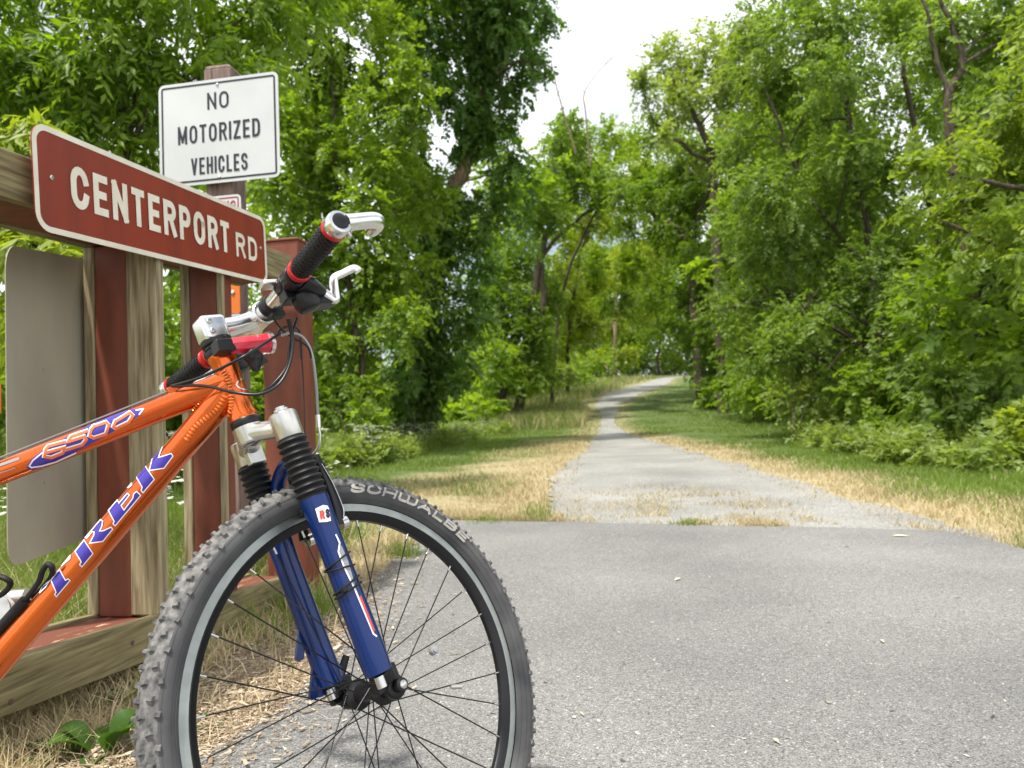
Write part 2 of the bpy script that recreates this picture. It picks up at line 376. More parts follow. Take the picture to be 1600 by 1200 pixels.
trek = [('a', [(603, 500), (703, 375), (770, 500), (800, 480), (822, 500), (660, 690), (642, 665), (660, 640)]),
        ('a', [(470, 648), (500, 575), (588, 508), (540, 580)]),
        ('a', [(728, 332), (828, 212), (825, 245), (775, 292)]),
        ('a', [(885, 165), (990, 30), (1090, 185), (960, 340), (935, 315), (955, 282)]),
        ('b', [(205, 860), (410, 618), (438, 640), (428, 705), (395, 768), (445, 765), (545, 715), (568, 742), (435, 905), (262, 932), (318, 825), (325, 782), (298, 778), (225, 868)]),
        ('b', [(515, 495), (635, 355), (655, 395), (768, 265), (795, 290), (685, 428), (720, 488), (838, 330), (850, 272), (890, 238), (943, 290), (600, 698), (572, 668), (590, 640)]),
        ('b', [(770, 190), (822, 130), (828, 155), (785, 190)]),
        ('c', [(1110, 800), (1200, 692), (1288, 825), (1175, 958), (1157, 935), (1168, 905)]),
        ('c', [(1240, 738), (1278, 590), (1383, 472), (1332, 608), (1458, 567), (1475, 592), (1385, 713)])]
gp_, gw_ = G(), G()
for z, pl in trek:
    decal(pl, dt0, dtd, RD, .0005, gp_, *SC[z]); stroke(pl, 1.5, dt0, dtd, RD, .0009, gw_, *SC[z], closed=True)
bb(gp_, 'brand_lettering', M['purple'], frame); bb(gw_, 'lettering_outline', M['white'], frame)
gp_, gw_, go_ = G(), G(), G()
oval = [(8, 705), (60, 625), (160, 545), (400, 410), (700, 255), (1000, 140), (1190, 106), (1150, 180), (1050, 240), (900, 335), (700, 445), (450, 575), (200, 695), (60, 732)]
decal(oval, tt0, ttd, RT, .0005, gp_, *SC['c'])
dig = [[(398, 452), (235, 497), (205, 530), (192, 598), (262, 608), (378, 560), (392, 508), (225, 556)],
       [(620, 345), (460, 402), (428, 452), (595, 398), (612, 430), (570, 480), (415, 528)],
       [(690, 300), (812, 258), (838, 282), (808, 372), (690, 412), (645, 392), (662, 330), (690, 300)],
       [(905, 250), (1050, 162), (1080, 190), (1035, 255), (905, 318), (880, 300), (905, 250)]]
for q in dig:
    stroke([(x-7, y-5) for x, y in q], 5.6, tt0, ttd, RT, .0008, gw_, *SC['c']); stroke(q, 4.0, tt0, ttd, RT, .0012, go_, *SC['c'])
for q in ([(500, 560), (300, 650), (160, 690), (60, 705), (38, 690), (75, 635), (170, 560)], [(1140, 175), (1180, 122), (1110, 135)]):
    stroke(q, 2.2, tt0, ttd, RT, .0008, gw_, *SC['c'])
bb(gp_, 'model_decal', M['purple'], frame); bb(gw_, 'number_outline', M['white'], frame); bb(go_, 'number_lettering', M['orangeink'], frame)
g = G()
for q in ([(0, 727), (29, 717)], [(0, 739), (24, 731)]): stroke(q, 4 if q[1][0] == 29 else 1.5, tt0, ttd, RT, .0006, g)
bb(g, 'alloy_decal', M['greyink'], frame)
g = G()
hc = [(384, 589), (377, 592), (371, 597), (369, 601), (372, 605), (378, 608), (385, 609)]
stroke(hc, 1.8, ht0, ht1-ht0, .0193, .0006, g)
bb(g, 'head_badge', M['silver'], frame)
g = G()
def beads(px, p0, d, r, n, br=.0021):
    P = smooth_path([np.array([x, y, 0.]) for x, y in px], 8); Ls = np.cumsum([0]+[np.linalg.norm(b-a) for a, b in zip(P[:-1], P[1:])])
    for i in range(n):
        t = Ls[-1]*i/(n-1); x = np.interp(t, Ls, [p[0] for p in P]); y = np.interp(t, Ls, [p[1] for p in P])
        x2 = np.interp(t+1, Ls, [p[0] for p in P]); y2 = np.interp(t+1, Ls, [p[1] for p in P])
        c = cyl_hit(x, y, p0, d, r, -.0004)
        nn = nrm(cyl_hit(x, y, p0, d, r, .01)-c); tg = nrm(cyl_hit(x2, y2, p0, d, r, 0)-cyl_hit(x, y, p0, d, r, 0)) if i < n-1 else tg0
        tg0 = tg; sd = np.cross(nn, tg)
        g.tube([c-sd*br*2.3, c-sd*br*1.2+nn*br*.7, c+nn*br, c+sd*br*1.2+nn*br*.7, c+sd*br*2.3], [br*.4, br*.9, br, br*.9, br*.4], 7)
beads([(342, 596), (330, 606), (312, 622), (297, 637)], dt0, dtd, .0222, 15)
beads([(352, 620), (340, 640), (322, 655), (306, 668), (293, 687)], dt0, dtd, .0216, 16)
beads([(346, 577), (356, 590), (360, 612), (361, 635), (358, 648)], ht0, ht1-ht0, .0192, 16)
bb(g, 'weld_bead', M['weld'], frame)
g = G(); c = cyl_hit(268, 606, tt0, ttd, RT, .002)
g.box(c, ttd*.009, aw*.006, lef*.005); bb(g, 'cable_stop', M['paint'], frame, bevel=.001)

# --- headset, stem, bar
g = G()
g.lathe(ht0-aw*.0125, aw, [(0, .0235), (.004, .0242), (.009, .0242), (.0125, .0225)], 28); bb(g, 'headset_cup', M['plastic']); g = G()
g.lathe(ht1, aw, [(0, .0222), (.003, .0228), (.009, .0222), (.010, .0195), (.013, .0195), (.0135, .021), (.019, .0205)], 28)
bb(g, 'headset_cup', M['plastic'])
sb, ob = A2C+.181, .088
SS = A2C+.166
g = G()
g.rbox(S(SS, -.001), fwd*.0215, lef*.0185, aw*.0215, .008)
g.tube(smooth_path([S(SS+.001, .012), S(SS+.004, .04), S(SS+.010, .068), S(sb, ob-.004)]), [.0175, .0155, .0150, .0165], 20)
g.lathe(S(sb, ob, -.0235), lef, [(0, .0185), (.002, .0205), (.012, .0195), (.035, .0195), (.045, .0205), (.047, .0185)], 28)
stem = bb(g, 'stem', M['silver'])
for ds in (-.0085, .0085):
    g = G(); c = S(SS+ds, -.0105, -.0182)
    g.lathe(c, -lef, [(0, .0048), (.0025, .0046), (.003, .004), (.0031, .0024), (.0005, .0022)], 14); bb(g, 'bolt', M['steel'], stem)
def barpt(lat): k = abs(lat)/.2916; return S(sb, ob-.0318*max(0, (k-.12)/.88), lat)
g = G(); g.tube([barpt(l) for l in np.linspace(-.2916, .2916, 25)], .0127, 20)
bar = bb(g, 'handlebar', M['silver'])
def barax(lat): return nrm(barpt(lat+.005)-barpt(lat-.005))
for sg in (-1, 1):
    o = barax(sg*.25)*sg                       # outward along the bar
    g = G(); n = 46; pr = []
    for i in range(n+1):
        t = i/n*.118; pr.append((t, .0147+.0009*(i % 4 < 2)+.0012*math.sin(math.pi*i/n)))
    g.lathe(barpt(sg*.166), o, pr, 28)
    for i in range(26):
        for j in range(7):
            q = 2*math.pi*(j+(i % 2)*.5)/7; cpt = barpt(sg*(.172+i*.0042))
            u = nrm(np.cross(o, aw)); w = np.cross(o, u); rd = math.cos(q)*u+math.sin(q)*w
            g.box(cpt+rd*.0161, o*.0017, np.cross(o, rd)*.0032, rd*.0011, .7)
    bb(g, 'grip', M['rubber'], bar)
    for lt, wd in ((.158, .009), (.2795, .007)):
        g = G(); g.lathe(barpt(sg*lt), o, [(0, .0165), (.001, .0182), (wd*.45, .0182), (wd*.5, .0172), (wd*.6, .0182), (wd-.001, .0182), (wd, .0165)], 28); bb(g, 'grip_ring', M['redring'], bar)
    e = barpt(sg*.2905)
    g = G(); g.lathe(e-o*.004, o, [(0, .0168), (.002, .0182), (.016, .0182), (.019, .0168), (.0195, .0125)], 28)
    h1 = e+o*.008
    fu = nrm(fwd+aw*.12)
    g.tube(smooth_path([h1+fu*.010, h1+fu*.03, h1+fu*.052, h1+fu*.062]), [.0135, .012, .0115, .0115], 18)
    g.tube(smooth_path([h1+fu*.028, h1+fu*.055, h1+fu*.074-o*.003, h1+fu*.083-o*.014, h1+fu*.082-o*.03]), [.0122, .0122, .0124, .0124, .0118], 20)
    be = bb(g, 'bar_end', M['silver'], bar)
    g = G(); g.lathe(e+o*.012, o, [(0, .0125), (.004, .0124), (.0052, .010), (.0054, .004)], 24); g.box(e+o*.017+fu*.012, fu*.007, np.cross(o, fu)*.0011, o*.0012)
    bb(g, 'end_plug', M['plastic'], be)
    g = G(); g.lathe(e+o*.004+fu*.014-aw*.014, np.cross(o, fu)*sg, [(0, .004), (.006, .004), (.0065, .002)], 10); bb(g, 'clamp_bolt', M['steel'], be)
    # brake lever and shifter
    def Q(lat, do=0, ds=0): return barpt(sg*lat)+fwd*do+aw*ds
    g = G()
    g.lathe(barpt(sg*.128), o, [(0, .0155), (.001, .0185), (.021, .0185), (.022, .0155)], 24)
    g.tube(smooth_path([Q(.142, .010, -.008), Q(.138, .026, -.016), Q(.128, .048, -.022)]), [.015, .0135, .010], 16, squash=(aw, 1, 1.2))
    g.box(Q(.119, .042, -.028), fwd*.027, o*.015, aw*.014, .8)
    lv = bb(g, 'brake_lever', M['plastic'], bike, bevel=.003)
    g = G(); g.tube(smooth_path([Q(.132, .040, -.012), Q(.130, .060, -.030), Q(.131, .068, -.036), Q(.136, .071, -.020), Q(.142, .075, -.004), Q(.150, .090, .0), Q(.160, .108, .003), Q(.163, .113, -.004)]), [.007, .0085, .0085, .0078, .0072, .0070, .0075, .0082], 14, squash=(aw, 1.05, .8))
    bb(g, 'lever_blade', M['silver'], lv)
    g = G(); g.lathe(Q(.121, .018, -.016), -aw+fwd*.1, [(0, .016), (.006, .0205), (.022, .0205), (.031, .0165), (.034, .008)], 24)
    g.lathe(barpt(sg*.101), o, [(0, .015), (.001, .0178), (.020, .0178), (.021, .015)], 22)
    g.box(Q(.112, -.002, -.016), fwd*.014, o*.014, aw*.012, .8)
    sh = bb(g, 'shifter', M['plastic'], bike, bevel=.002)
    g = G(); g.tube(smooth_path([Q(.130, .012, -.026), Q(.142, .018, -.020), Q(.160, .024, -.010)]), [.006, .005, .0035], 8, squash=(aw, .5, 1.4)); bb(g, 'thumb_lever', M['plastic'], sh)
    g = G(); g.box(Q(.098, -.020, .012), fwd*.016, o*.013, aw*.005, .8); w = bb(g, 'gear_indicator', M['castsilver'], sh, bevel=.003)
g = G(); g.lathe(barpt(-.033), -lef, [(0, .0150), (.001, .0176), (.006, .0176), (.0065, .0165), (.012, .0165), (.0125, .0176), (.020, .0176), (.021, .015)], 24)
g.box(barpt(-.044)-aw*.017+fwd*.004, fwd*.012, lef*.009, aw*.005); bb(g, 'bar_strap', M['rubber'], bar, bevel=.001)

# --- front light
l0, l1 = at(356, 541, 1.115), at(419, 536, 1.165); ld = nrm(l1-l0); LL = np.linalg.norm(l1-l0)
g = G(); g.tube([l0, l0+ld*LL*.06, l0+ld*LL*.12, l0+ld*LL*.96, l1], [.0095, .0125, .0132, .0165, .0165], 8, squash=(aw, 1.0, .95))
light = bb(g, 'front_light', M['redplastic'], smooth=25)
g = G(); g.lathe(l1-ld*.002, ld, [(0, .0175), (.006, .0180), (.007, .0165), (.005, .014)], 24); bb(g, 'light_rim', M['silver'], light)
g = G(); g.lathe(S(A2C+.139), aw, [(0, .0225), (.001, .024), (.010, .024), (.011, .0225)], 24)
g.box(l0-ld*.008-aw*.001, ld*.014, np.cross(ld, aw)*.012, aw*.010, .9)
g.tube(smooth_path([l0+ld*.03-aw*.012, l0+ld*.035-aw*.026, l0+ld*.03-aw*.045]), [.014, .013, .005], 10); bb(g, 'light_mount', M['plastic'], light, bevel=.002)

# --- fork
LEG, LO = .0645, .022
def Lg(s, lat, off=LO): return S(s, off, lat)
g = G()
g.lathe(S(.412), aw, [(0, .017), (.002, .021), (.018, .023), (.030, .0235)], 26)
g.tube(smooth_path([S(.412, LO, -LEG), S(.416, LO*.8, -.045), S(.424, .006, -.02), S(.426, .002, 0), S(.424, .006, .02), S(.416, LO*.8, .045), S(.412, LO, LEG)]), [.016, .0145, .015, .018, .015, .0145, .016], 18, squash=(aw, 1, 1.15))
for l in (-LEG, LEG):
    g.lathe(Lg(.392, l), aw, [(0, .019), (.002, .0205), (.03, .0215), (.039, .0212), (.0425, .0185), (.0432, .012)], 26)
g.box(S(.404, LO-.004, LEG-.026), lef*.007, fwd*.014, aw*.016)
crown = bb(g, 'fork_crown', M['castsilver'], bevel=.002)
for l in (-LEG, LEG):
    g = G(); g.lathe(Lg(.4345, l), aw, [(0, .0125), (.0045, .0125), (.005, .0085), (.0085, .0085), (.009, .0065)], 6 if l > 0 else 18); bb(g, 'top_cap', M['steel'], crown)
for l in (-LEG, LEG):
    g = G(); pr = [(0, .0205), (.006, .0205)]; n = 9
    for i in range(n):
        z = .009+i*.0102; pr += [(z, .0195), (z+.0028, .0228), (z+.0045, .0238), (z+.0062, .0228), (z+.0088, .0195)]
    pr += [(.102, .0195)]
    g.lathe(Lg(.292, l), aw, pr, 28); bb(g, 'fork_boot', M['rubber'])
legs = []
for l in (-LEG, LEG):
    g = G(); s1 = 1 if l > 0 else -1
    g.lathe(Lg(.028, l), aw, [(0, .013), (.001, .0195), (.03, .0205), (.12, .0195), (.20, .0192), (.235, .0205), (.262, .0215), (.2685, .0215), (.269, .0205)], 32)
    if l > 0:                                   # flared foot and two mount tabs of the far leg
        g.prism([Lg(.020, l, .0), Lg(.020, l, .045), Lg(.04, l, .050), Lg(.10, l, .034), Lg(.10, l, .02)], lef*.012)
        for q in (.022, .082): g.prism([Lg(q+.02, l, .004), Lg(q, l, -.006), Lg(q, l, -.014), Lg(q+.006, l, -.018), Lg(q+.045, l, .004)], lef*.006)
    legs.append(bb(g, 'fork_leg', M['blue']))
    g = G(); e = Lg(.018, l)
    g.box(Lg(.016, l*.93, .030), fwd*.022, lef*.006, aw*.016); g.lathe(Lg(-.001, l*.97, .040), lef*s1, [(-.012, .015), (-.004, .0175), (.004, .017), (.006, .012)], 22)
    g.tube([Lg(.030, l), Lg(.012, l*.97, .03)], [.019, .016], 16); bb(g, 'dropout', M['blackalu'], legs[-1], bevel=.002)
    g = G(); g.lathe(Lg(.026, l)-fwd*.010-lef*.010, -aw, [(0, .0075), (.016, .0075), (.0165, .006)], 16); bb(g, 'foot_bolt', M['steel'], legs[-1])
p0L, dL = Lg(.028, -LEG), aw
d5 = (5.215, (470, 770))
g = G(); decal([(118, 130), (180, 100), (215, 105), (228, 130), (245, 228), (215, 236), (150, 240)], p0L, dL, .0206, .0006, g, *d5, cell=2); bb(g, 'maker_label', M['white'], legs[0])
def box_map(bl, br, tl, off):
    bl, br, tl = [np.array(q, float) for q in (bl, br, tl)]
    def f(x, y, z):
        q = (bl+(br-bl)*x+(tl-bl)*y)/d5[0]+np.array(d5[1]); return cyl_hit(q[0], q[1], p0L, dL, .0206, off+z)
    return f
g = G(); text(g, 'R', 1, .26, box_map((160, 218), (222, 210), (150, 146), .0012)); bb(g, 'label_letter', M['redink2'], legs[0])
g = G(); text(g, 'S', 1, .26, box_map((206, 208), (256, 200), (196, 134), .0012)); bb(g, 'label_letter', M['black'], legs[0])
g = G(); decal([(312, 418), (335, 440), (385, 560), (452, 790), (560, 1080), (600, 1160), (590, 1150), (440, 790), (350, 605), (305, 490)], p0L, dL, .0198, .0005, g, *d5, cell=2); bb(g, 'side_decal', M['greyink'], legs[0])
g = G(); stroke([(285, 345), (314, 410), (305, 480), (350, 600), (440, 790), (590, 1150), (612, 1168)], 2.4, p0L, dL, .0198, .0009, g, *d5); bb(g, 'side_stripe', M['white'], legs[0])
g = G(); stroke([(482, 850), (590, 1120)], 3.4, p0L, dL, .0198, .0011, g, *d5); bb(g, 'side_stripe', M['redink2'], legs[0])
g = G(); g.tube(smooth_path([S(.275, .024, -LEG+.008), S(.315, .030, -.052), S(.352, .040, -.034), S(.367, .044, 0), S(.352, .040, .034), S(.315, .034, .052), S(.275, .028, LEG-.006)]), [.012, .011, .0115, .0125, .0115, .011, .012], 14, squash=(aw, 1.0, 1.3))
bb(g, 'brake_arch', M['blue'])
def ring_tie(s, tilt, r=.0212):
    n = 28; c = Lg(s, -LEG); P = []
    for j in range(n): t = 2*math.pi*j/n; P.append(c+r*(math.cos(t)*fwd+math.sin(t)*lef)+aw*tilt*math.cos(t+.6))
    return P
g = G()
for s, t in ((.197, .006), (.186, -.003), (.160, .006), (.152, .004)): g.tube(ring_tie(s, t), .0014 if s > .17 else .0018, 8, closed=True)
g.tube(smooth_path([Lg(.197, -LEG)-fwd*.021-aw*.004, Lg(.190, -LEG)-fwd*.027, Lg(.186, -LEG)-fwd*.021+aw*.002]), .0014, 8)
g.box(Lg(.156, -LEG)-fwd*.016-lef*.016, fwd*.004, lef*.003, aw*.003); bb(g, 'cable_tie', M['rubber'])
for sg in (-1, 1):
    g = G(); la = sg*.050
    g.tube(smooth_path([S(.248, .056, la), S(.275, .062, la*1.04), S(.31, .066, la*.98), S(.362, .068, la*.82)]), [.0105, .009, .0075, .006], 12, squash=(aw, 1, .8))
    ba = bb(g, 'brake_arm', M['blackalu'])
    g = G(); g.box(S(.284, .048, sg*.023), aw*.006, fwd*.030, lef*.005); g.tube([S(.284, .052, sg*.024), S(.284, .054, sg*.046)], .004, 10); bb(g, 'brake_pad', M['rubber'], ba, bevel=.002)
    g = G(); g.lathe(S(.248, .060, la), fwd, [(0, .010), (.010, .010), (.011, .005)], 14); g.tube(smooth_path([S(.345, .066, la*1.02), S(.31, .068, la*1.14), S(.27, .066, la*1.24), S(.255, .062, la*1.2)]), .0011, 6); bb(g, 'return_spring', M['steel'], ba)

# --- wheels
def make_wheel(c, e1, e3, el, detail):
    w = bempty('wheel')
    P = lambda r, t, lat: c+r*(math.cos(t)*e1+math.sin(t)*e3)+el*lat
    def loft(g, prof, n, mi):
        m = len(prof); vs = [P(r, 2*math.pi*i/n, l) for i in range(n) for r, l in prof]; o = len(g.v)
        g.v.extend(map(tuple, vs))
        for i in range(n):
            for j in range(m-1):
                g.f.append((o+i*m+j, o+i*m+j+1, o+((i+1) % n)*m+j+1, o+((i+1) % n)*m+j)); g.mi.append(mi(j))
    g = G(); ph = [-148, -135, -120, -105, -92, -80, -70, -58, -44, -30, -15, 0, 15, 30, 44, 58, 70, 80, 92, 105, 120, 135, 148]
    prof = [(.3075+.0240*math.cos(R(p)), .0252*math.sin(R(p))) for p in ph]
    loft(g, prof, 128, lambda j: 0 if 66 > abs(ph[j]+ph[j+1])/2 else 1)
    for rr, ll in ((.2935, .0205), (.3018, .0247), (.3125, .0249)):
        for sg in (-1, 1): g.cur = 1; g.tube([P(rr, 2*math.pi*i/96, sg*ll) for i in range(96)], .0004, 4, closed=True)
    g.cur = 0; nrow = 108; rk = random.Random(3)
    for i in range(nrow):
        t = 2*math.pi*(i+.5)/nrow
        for p in ((-70, -24, 24, 70) if i % 2 else (-48, 0, 48)):
            q = R(p); rad = np.array(math.cos(t)*e1+math.sin(t)*e3); tan = np.array(-math.sin(t)*e1+math.cos(t)*e3)
            no = math.cos(q)*rad+math.sin(q)*el; la = -math.sin(q)*rad+math.cos(q)*el
            hh = .0015 if abs(p) > 60 else .0018
            cc = P(.3075+.0240*math.cos(q), t, .0252*math.sin(q))+no*hh
            k = rk.uniform(.9, 1.1); tw = R(rk.choice((-1, 1))*12 if p else 0)
            t2 = tan*math.cos(tw)+la*math.sin(tw); l2 = la*math.cos(tw)-tan*math.sin(tw)
            g.box(cc, t2*.0036*k, l2*(.0034 if abs(p) > 60 else .0046)*k, no*(hh+.0008), .66)
    bb(g, 'tyre', [M['tread'], M['sidewall']], w, smooth=32)
    g = G(); pr = [(.286, .0095), (.2865, .0118), (.2745, .0118), (.2738, .0112), (.2728, .0118), (.2718, .0112), (.2640, .0070), (.2615, .0040), (.2615, -.0040), (.2640, -.0070), (.2718, -.0112), (.2728, -.0118), (.2738, -.0112), (.2745, -.0118), (.2865, -.0118), (.286, -.0095)]
    loft(g, pr, 128, lambda j: 0 if j in (1, 13, 0, 14) else 1)
    bb(g, 'rim', [M['brake_track'], M['blackalu']], w, smooth=30)
    g = G(); g.lathe(c-el*.038, el, [(-.010, .006), (-.009, .012), (0, .0135), (.003, .0215), (.004, .0228), (.0065, .0228), (.0075, .0205), (.012, .0145), (.026, .0125), (.050, .0125), (.064, .0145), (.0685, .0205), (.0695, .0228), (.072, .0228), (.073, .0215), (.076, .0135), (.085, .012), (.086, .006)], 32)
    g.lathe(c-el*.082, el, [(0, .0085), (.001, .0098), (.018, .0098), (.020, .007)], 18)
    g.tube(smooth_path([c+el*.064, c+el*.074+e3*.006, c+el*.080+e3*.03-e1*.0, c+el*.078+e3*.062+e1*.012]), [.009, .009, .006, .005], 10, squash=(e1, 1.3, .7))
    hub = bb(g, 'hub', M['blackalu'], w)
    g = G(); g.lathe(c-el*.0822, -el, [(0, .0065), (.002, .006), (.0035, .0035)], 14); bb(g, 'skewer_end', M['steel'], w)
    for k in range(32):
        side = 1 if k % 2 else -1; j = k//2; d = 1 if j % 2 else -1
        tf = 2*math.pi*(j*2+(side > 0))/32; tr = tf+d*R(67.5)
        p0 = P(.0205, tf, side*.0318); p1 = P(.2625, tr, side*.0022); u = nrm(p1-p0)
        g = G(); g.cur = 0; g.tube([p0, p1-u*.010], .00105, 6); g.cur = 1; g.tube([p1-u*.012, p1], .0019, 7)
        bb(g, 'spoke', [M['blackalu'], M['steel']], w, smooth=60)
    if detail:
        def wp(u, v, lat):
            q = unray(u, v); n = el; t = np.dot(c+el*lat-CAM, n)/np.dot(q, n); p = CAM+q*t-c
            return math.hypot(p@e1, p@e3), math.atan2(p@e3, p@e1)
        a = wp(547, 776, -.0235)[1]; b = wp(727, 851, -.0235)[1]; r0 = .3010; hgt = .0165
        fit = (a-b)*(r0+hgt/2)
        def fm(x, y, z):
            r = r0+y; t = a-x/(r0+hgt/2); q = math.acos(max(-1, min(1, (r-.3075)/.0240)))
            rad = math.cos(t)*e1+math.sin(t)*e3; no = math.cos(q)*rad-math.sin(q)*el
            return P(.3075+.0240*math.cos(q), t, -.0252*math.sin(q))+no*(.0006+z)
        g = G(); text(g, 'SCHWALBE', hgt, .26, fm, gap=.2, wide=1.75, slant=.35, step=.12, fit=fit-.006)
        bb(g, 'tyre_lettering', M['tyretext'], w)
        r, t = wp(677, 1017, -.022); g = G(); tn = P(r, t, -.022); g.lathe(tn, -el+e3*.2, [(-.006, .005), (-.004, .0064), (.004, .0066), (.0045, .0052), (.0075, .005), (.008, .004)], 18); bb(g, 'sensor_magnet', M['greyink'], w)
        r, t = wp(713, 1073, -.017); rad = math.cos(t)*e1+math.sin(t)*e3; g = G(); g.tube([P(r-.012, t, -.017), P(r-.004, t, -.017), P(r+.010, t, -.017)], [.003, .0042, .0042], 12); bb(g, 'spoke_weight', M['castsilver'], w)
    return w
e1 = dB(RS@np.array([1., 0, 0])); e3 = dB(RS@np.array([0, 0, 1.]))
hubc = B(A0+RS@(-A0))
make_wheel(hubc, e1, e3, lef, True)
make_wheel(rh, dB([1, 0, 0]), dB([0, 0, 1]), dB([0, 1, 0]), False)
# --- cables
def cable(pts, r, m, name='cable'):
    g = G(); g.tube(smooth_path([at(*p) for p in pts], 8), r, 8); return bb(g, name, M[m], smooth=60)
cable([(437, 521, 1.135), (405, 542, 1.10), (372, 562, 1.075), (315, 589, 1.095), (268, 603, 1.128)], .0024, 'cable')
cable([(452, 498, 1.12), (458, 530, 1.125), (453, 568, 1.11), (436, 600, 1.09), (405, 616, 1.072), (365, 613, 1.072), (320, 603, 1.095), (272, 603, 1.125)], .0024, 'cable')
cable([(449, 498, 1.12), (456, 530, 1.135), (455, 560, 1.14), (440, 590, 1.14), (415, 610, 1.13), (396, 618, 1.125)], .0022, 'cable')
cable([(464, 497, 1.13), (456, 522, 1.14), (452, 545, 1.14), (447, 575, 1.13), (425, 602, 1.11), (405, 616, 1.09)], .0022, 'cable')
cable([(425, 492, 1.14), (436, 510, 1.15), (455, 526, 1.16), (480, 541, 1.17), (487, 560, 1.175)], .0018, 'cable')
cable([(425, 541, 1.19), (436, 517, 1.19), (456, 509, 1.19), (468, 520, 1.185), (471, 560, 1.18)], .0022, 'cable')
cable([(440, 524, 1.15), (455, 521, 1.16), (473, 527, 1.17), (487, 552, 1.175), (494, 600, 1.18), (497, 650, 1.185)], .0025, 'cablegrey')
cable([(497, 648, 1.185), (498, 668, 1.185)], .0042, 'silver', 'cable_ferrule')
cable([(498, 668, 1.185), (500, 682, 1.185), (498, 697, 1.185), (488, 710, 1.19), (470, 716, 1.20)], .0023, 'steel', 'brake_noodle')
cable([(478, 720, 1.155), (474, 600, 1.18), (470, 545, 1.18)], .0012, 'cable', 'sensor_wire')
g = G(); wv = lambda k: (tt0-ttd*k)+aw*.0215+dB([0, -.004, 0])
g.tube([wv(.075), wv(.3), wv(.56)], .0016, 6); bb(g, 'cable', M['cablegrey'])
# --- rear end and bottle cage
g = G(); g.tube([seat_top, seat_top+(seat_top-bbp)*.35], .0135, 16); sp = bb(g, 'seat_post', M['silver'])
st = seat_top+(seat_top-bbp)*.37
g = G(); g.tube(smooth_path([st+dB([-.13, 0, .02]), st+dB([-.06, 0, .025]), st+dB([.02, 0, .022]), st+dB([.14, 0, .018])]), [.055, .062, .035, .018], 18, squash=(aw, .45, 1.15)); bb(g, 'saddle', M['saddle'])
g = G(); lr = dB([0, 1, 0])
for r_, o_ in ((.085, .044), (.065, .038), (.045, .034)): g.lathe(bbp-lr*o_, -lr, [(0, r_), (.0025, r_), (.003, r_*.8), (0, r_*.8), (0, r_)], 40, caps=False)
for sg, an in ((-1, -.6), (1, 2.54)):
    d = dB([math.cos(an), 0, math.sin(an)]); q = bbp+lr*sg*.055
    g.tube([bbp+lr*sg*.04, q, q+d*.09, q+d*.17+lr*sg*.01], [.014, .015, .011, .012], 12)
    g.box(q+d*.17+lr*sg*.06, lr*.045, dB([.045, 0, 0]), dB([0, 0, .010]))
bb(g, 'crankset', M['blackalu'], bevel=.002)
g = G(); K = lambda *q: smooth_path([at(*p) for p in q], 6)
g.tube(K((-60, 1050, 1.09), (-5, 988, 1.09), (40, 938, 1.09)), .0085, 12)
g.tube(K((38, 940, 1.09), (60, 910, 1.09), (66, 893, 1.085), (74, 882, 1.085), (82, 888, 1.085), (78, 905, 1.095), (52, 934, 1.10)), .0042, 10)
g.tube(K((-60, 890, 1.07), (-5, 900, 1.07), (12, 906, 1.07), (16, 914, 1.075), (5, 927, 1.08), (-20, 940, 1.085)), .0042, 10)
bb(g, 'bottle_cage', M['rubber'])
g = G(); c = at(-4, 955, 1.15); g.lathe(c, dB([.3, -1, .1]), [(0, .03), (.02, .03), (.022, .026), (.03, .026), (.031, .012)], 20); g.tube([c+dB([.0, 0, .02]), c+dB([.045, 0, .02])], .012, 12)
bb(g, 'air_pump', M['castsilver'])

# ------------------------------------------------------------------ fence frame and signs
FP = np.array([-1.143, 1.638, 0]); FD = nrm([.203, 1.227, 0]); FN = np.array([FD[1], -FD[0], 0]); UP = np.array([0, 0, 1.])
def FL(s, n, z): return FP+FD*s+FN*n+UP*z
fence = empty('wooden_fence', FL(.6, -.1, 0), 'weathered plank fence frame with brown painted cores behind the orange bicycle', 'fence')
forg = np.array(fence.location)
def fb(g, name, m, parent=fence, bevel=.004):
    g.v = [tuple(np.array(p)-forg) for p in g.v]; return g.build(name, m, parent, 0, bevel)
def beam(g, s0, s1, n0, n1, za, zb, h, zoff=0):     # rail whose bottom runs from za to zb (at s = 0 and s = 1.2)
    z = lambda s: za+(zb-za)*s/1.2+zoff
    g.add([FL(s, n, z(s)+k) for s in (s0, s1) for k in (0, h) for n in (n0, n1)], [(0, 1, 3, 2), (4, 6, 7, 5), (0, 4, 5, 1), (2, 3, 7, 6), (0, 2, 6, 4), (1, 5, 7, 3)])
NC0, NC1 = -.102, -.212
lo = (.107, .012, .117); hi = (1.268, 1.312, .113)
for nm, (za, zb, h) in (('rail', lo), ('rail', hi)):
    g = G(); beam(g, -.14, 1.44, -.040, 0, za, zb, h); r_ = fb(g, nm, M['woodh'])
    g = G(); beam(g, -.13, 1.43, NC1, -.041, za+.004, zb+.004, h-.014 if za < .5 else h-.02); fb(g, 'painted_core', M['brownworn' if za < .5 else 'brown'], r_)
    g = G(); beam(g, -.14, 1.44, NC1-.040, NC1-.001, za, zb, h); fb(g, 'back_plank', M['woodh'], r_)
zl = lambda s: lo[0]+(lo[1]-lo[0])*s/1.2+lo[2]; zh = lambda s: hi[0]+(hi[1]-hi[0])*s/1.2
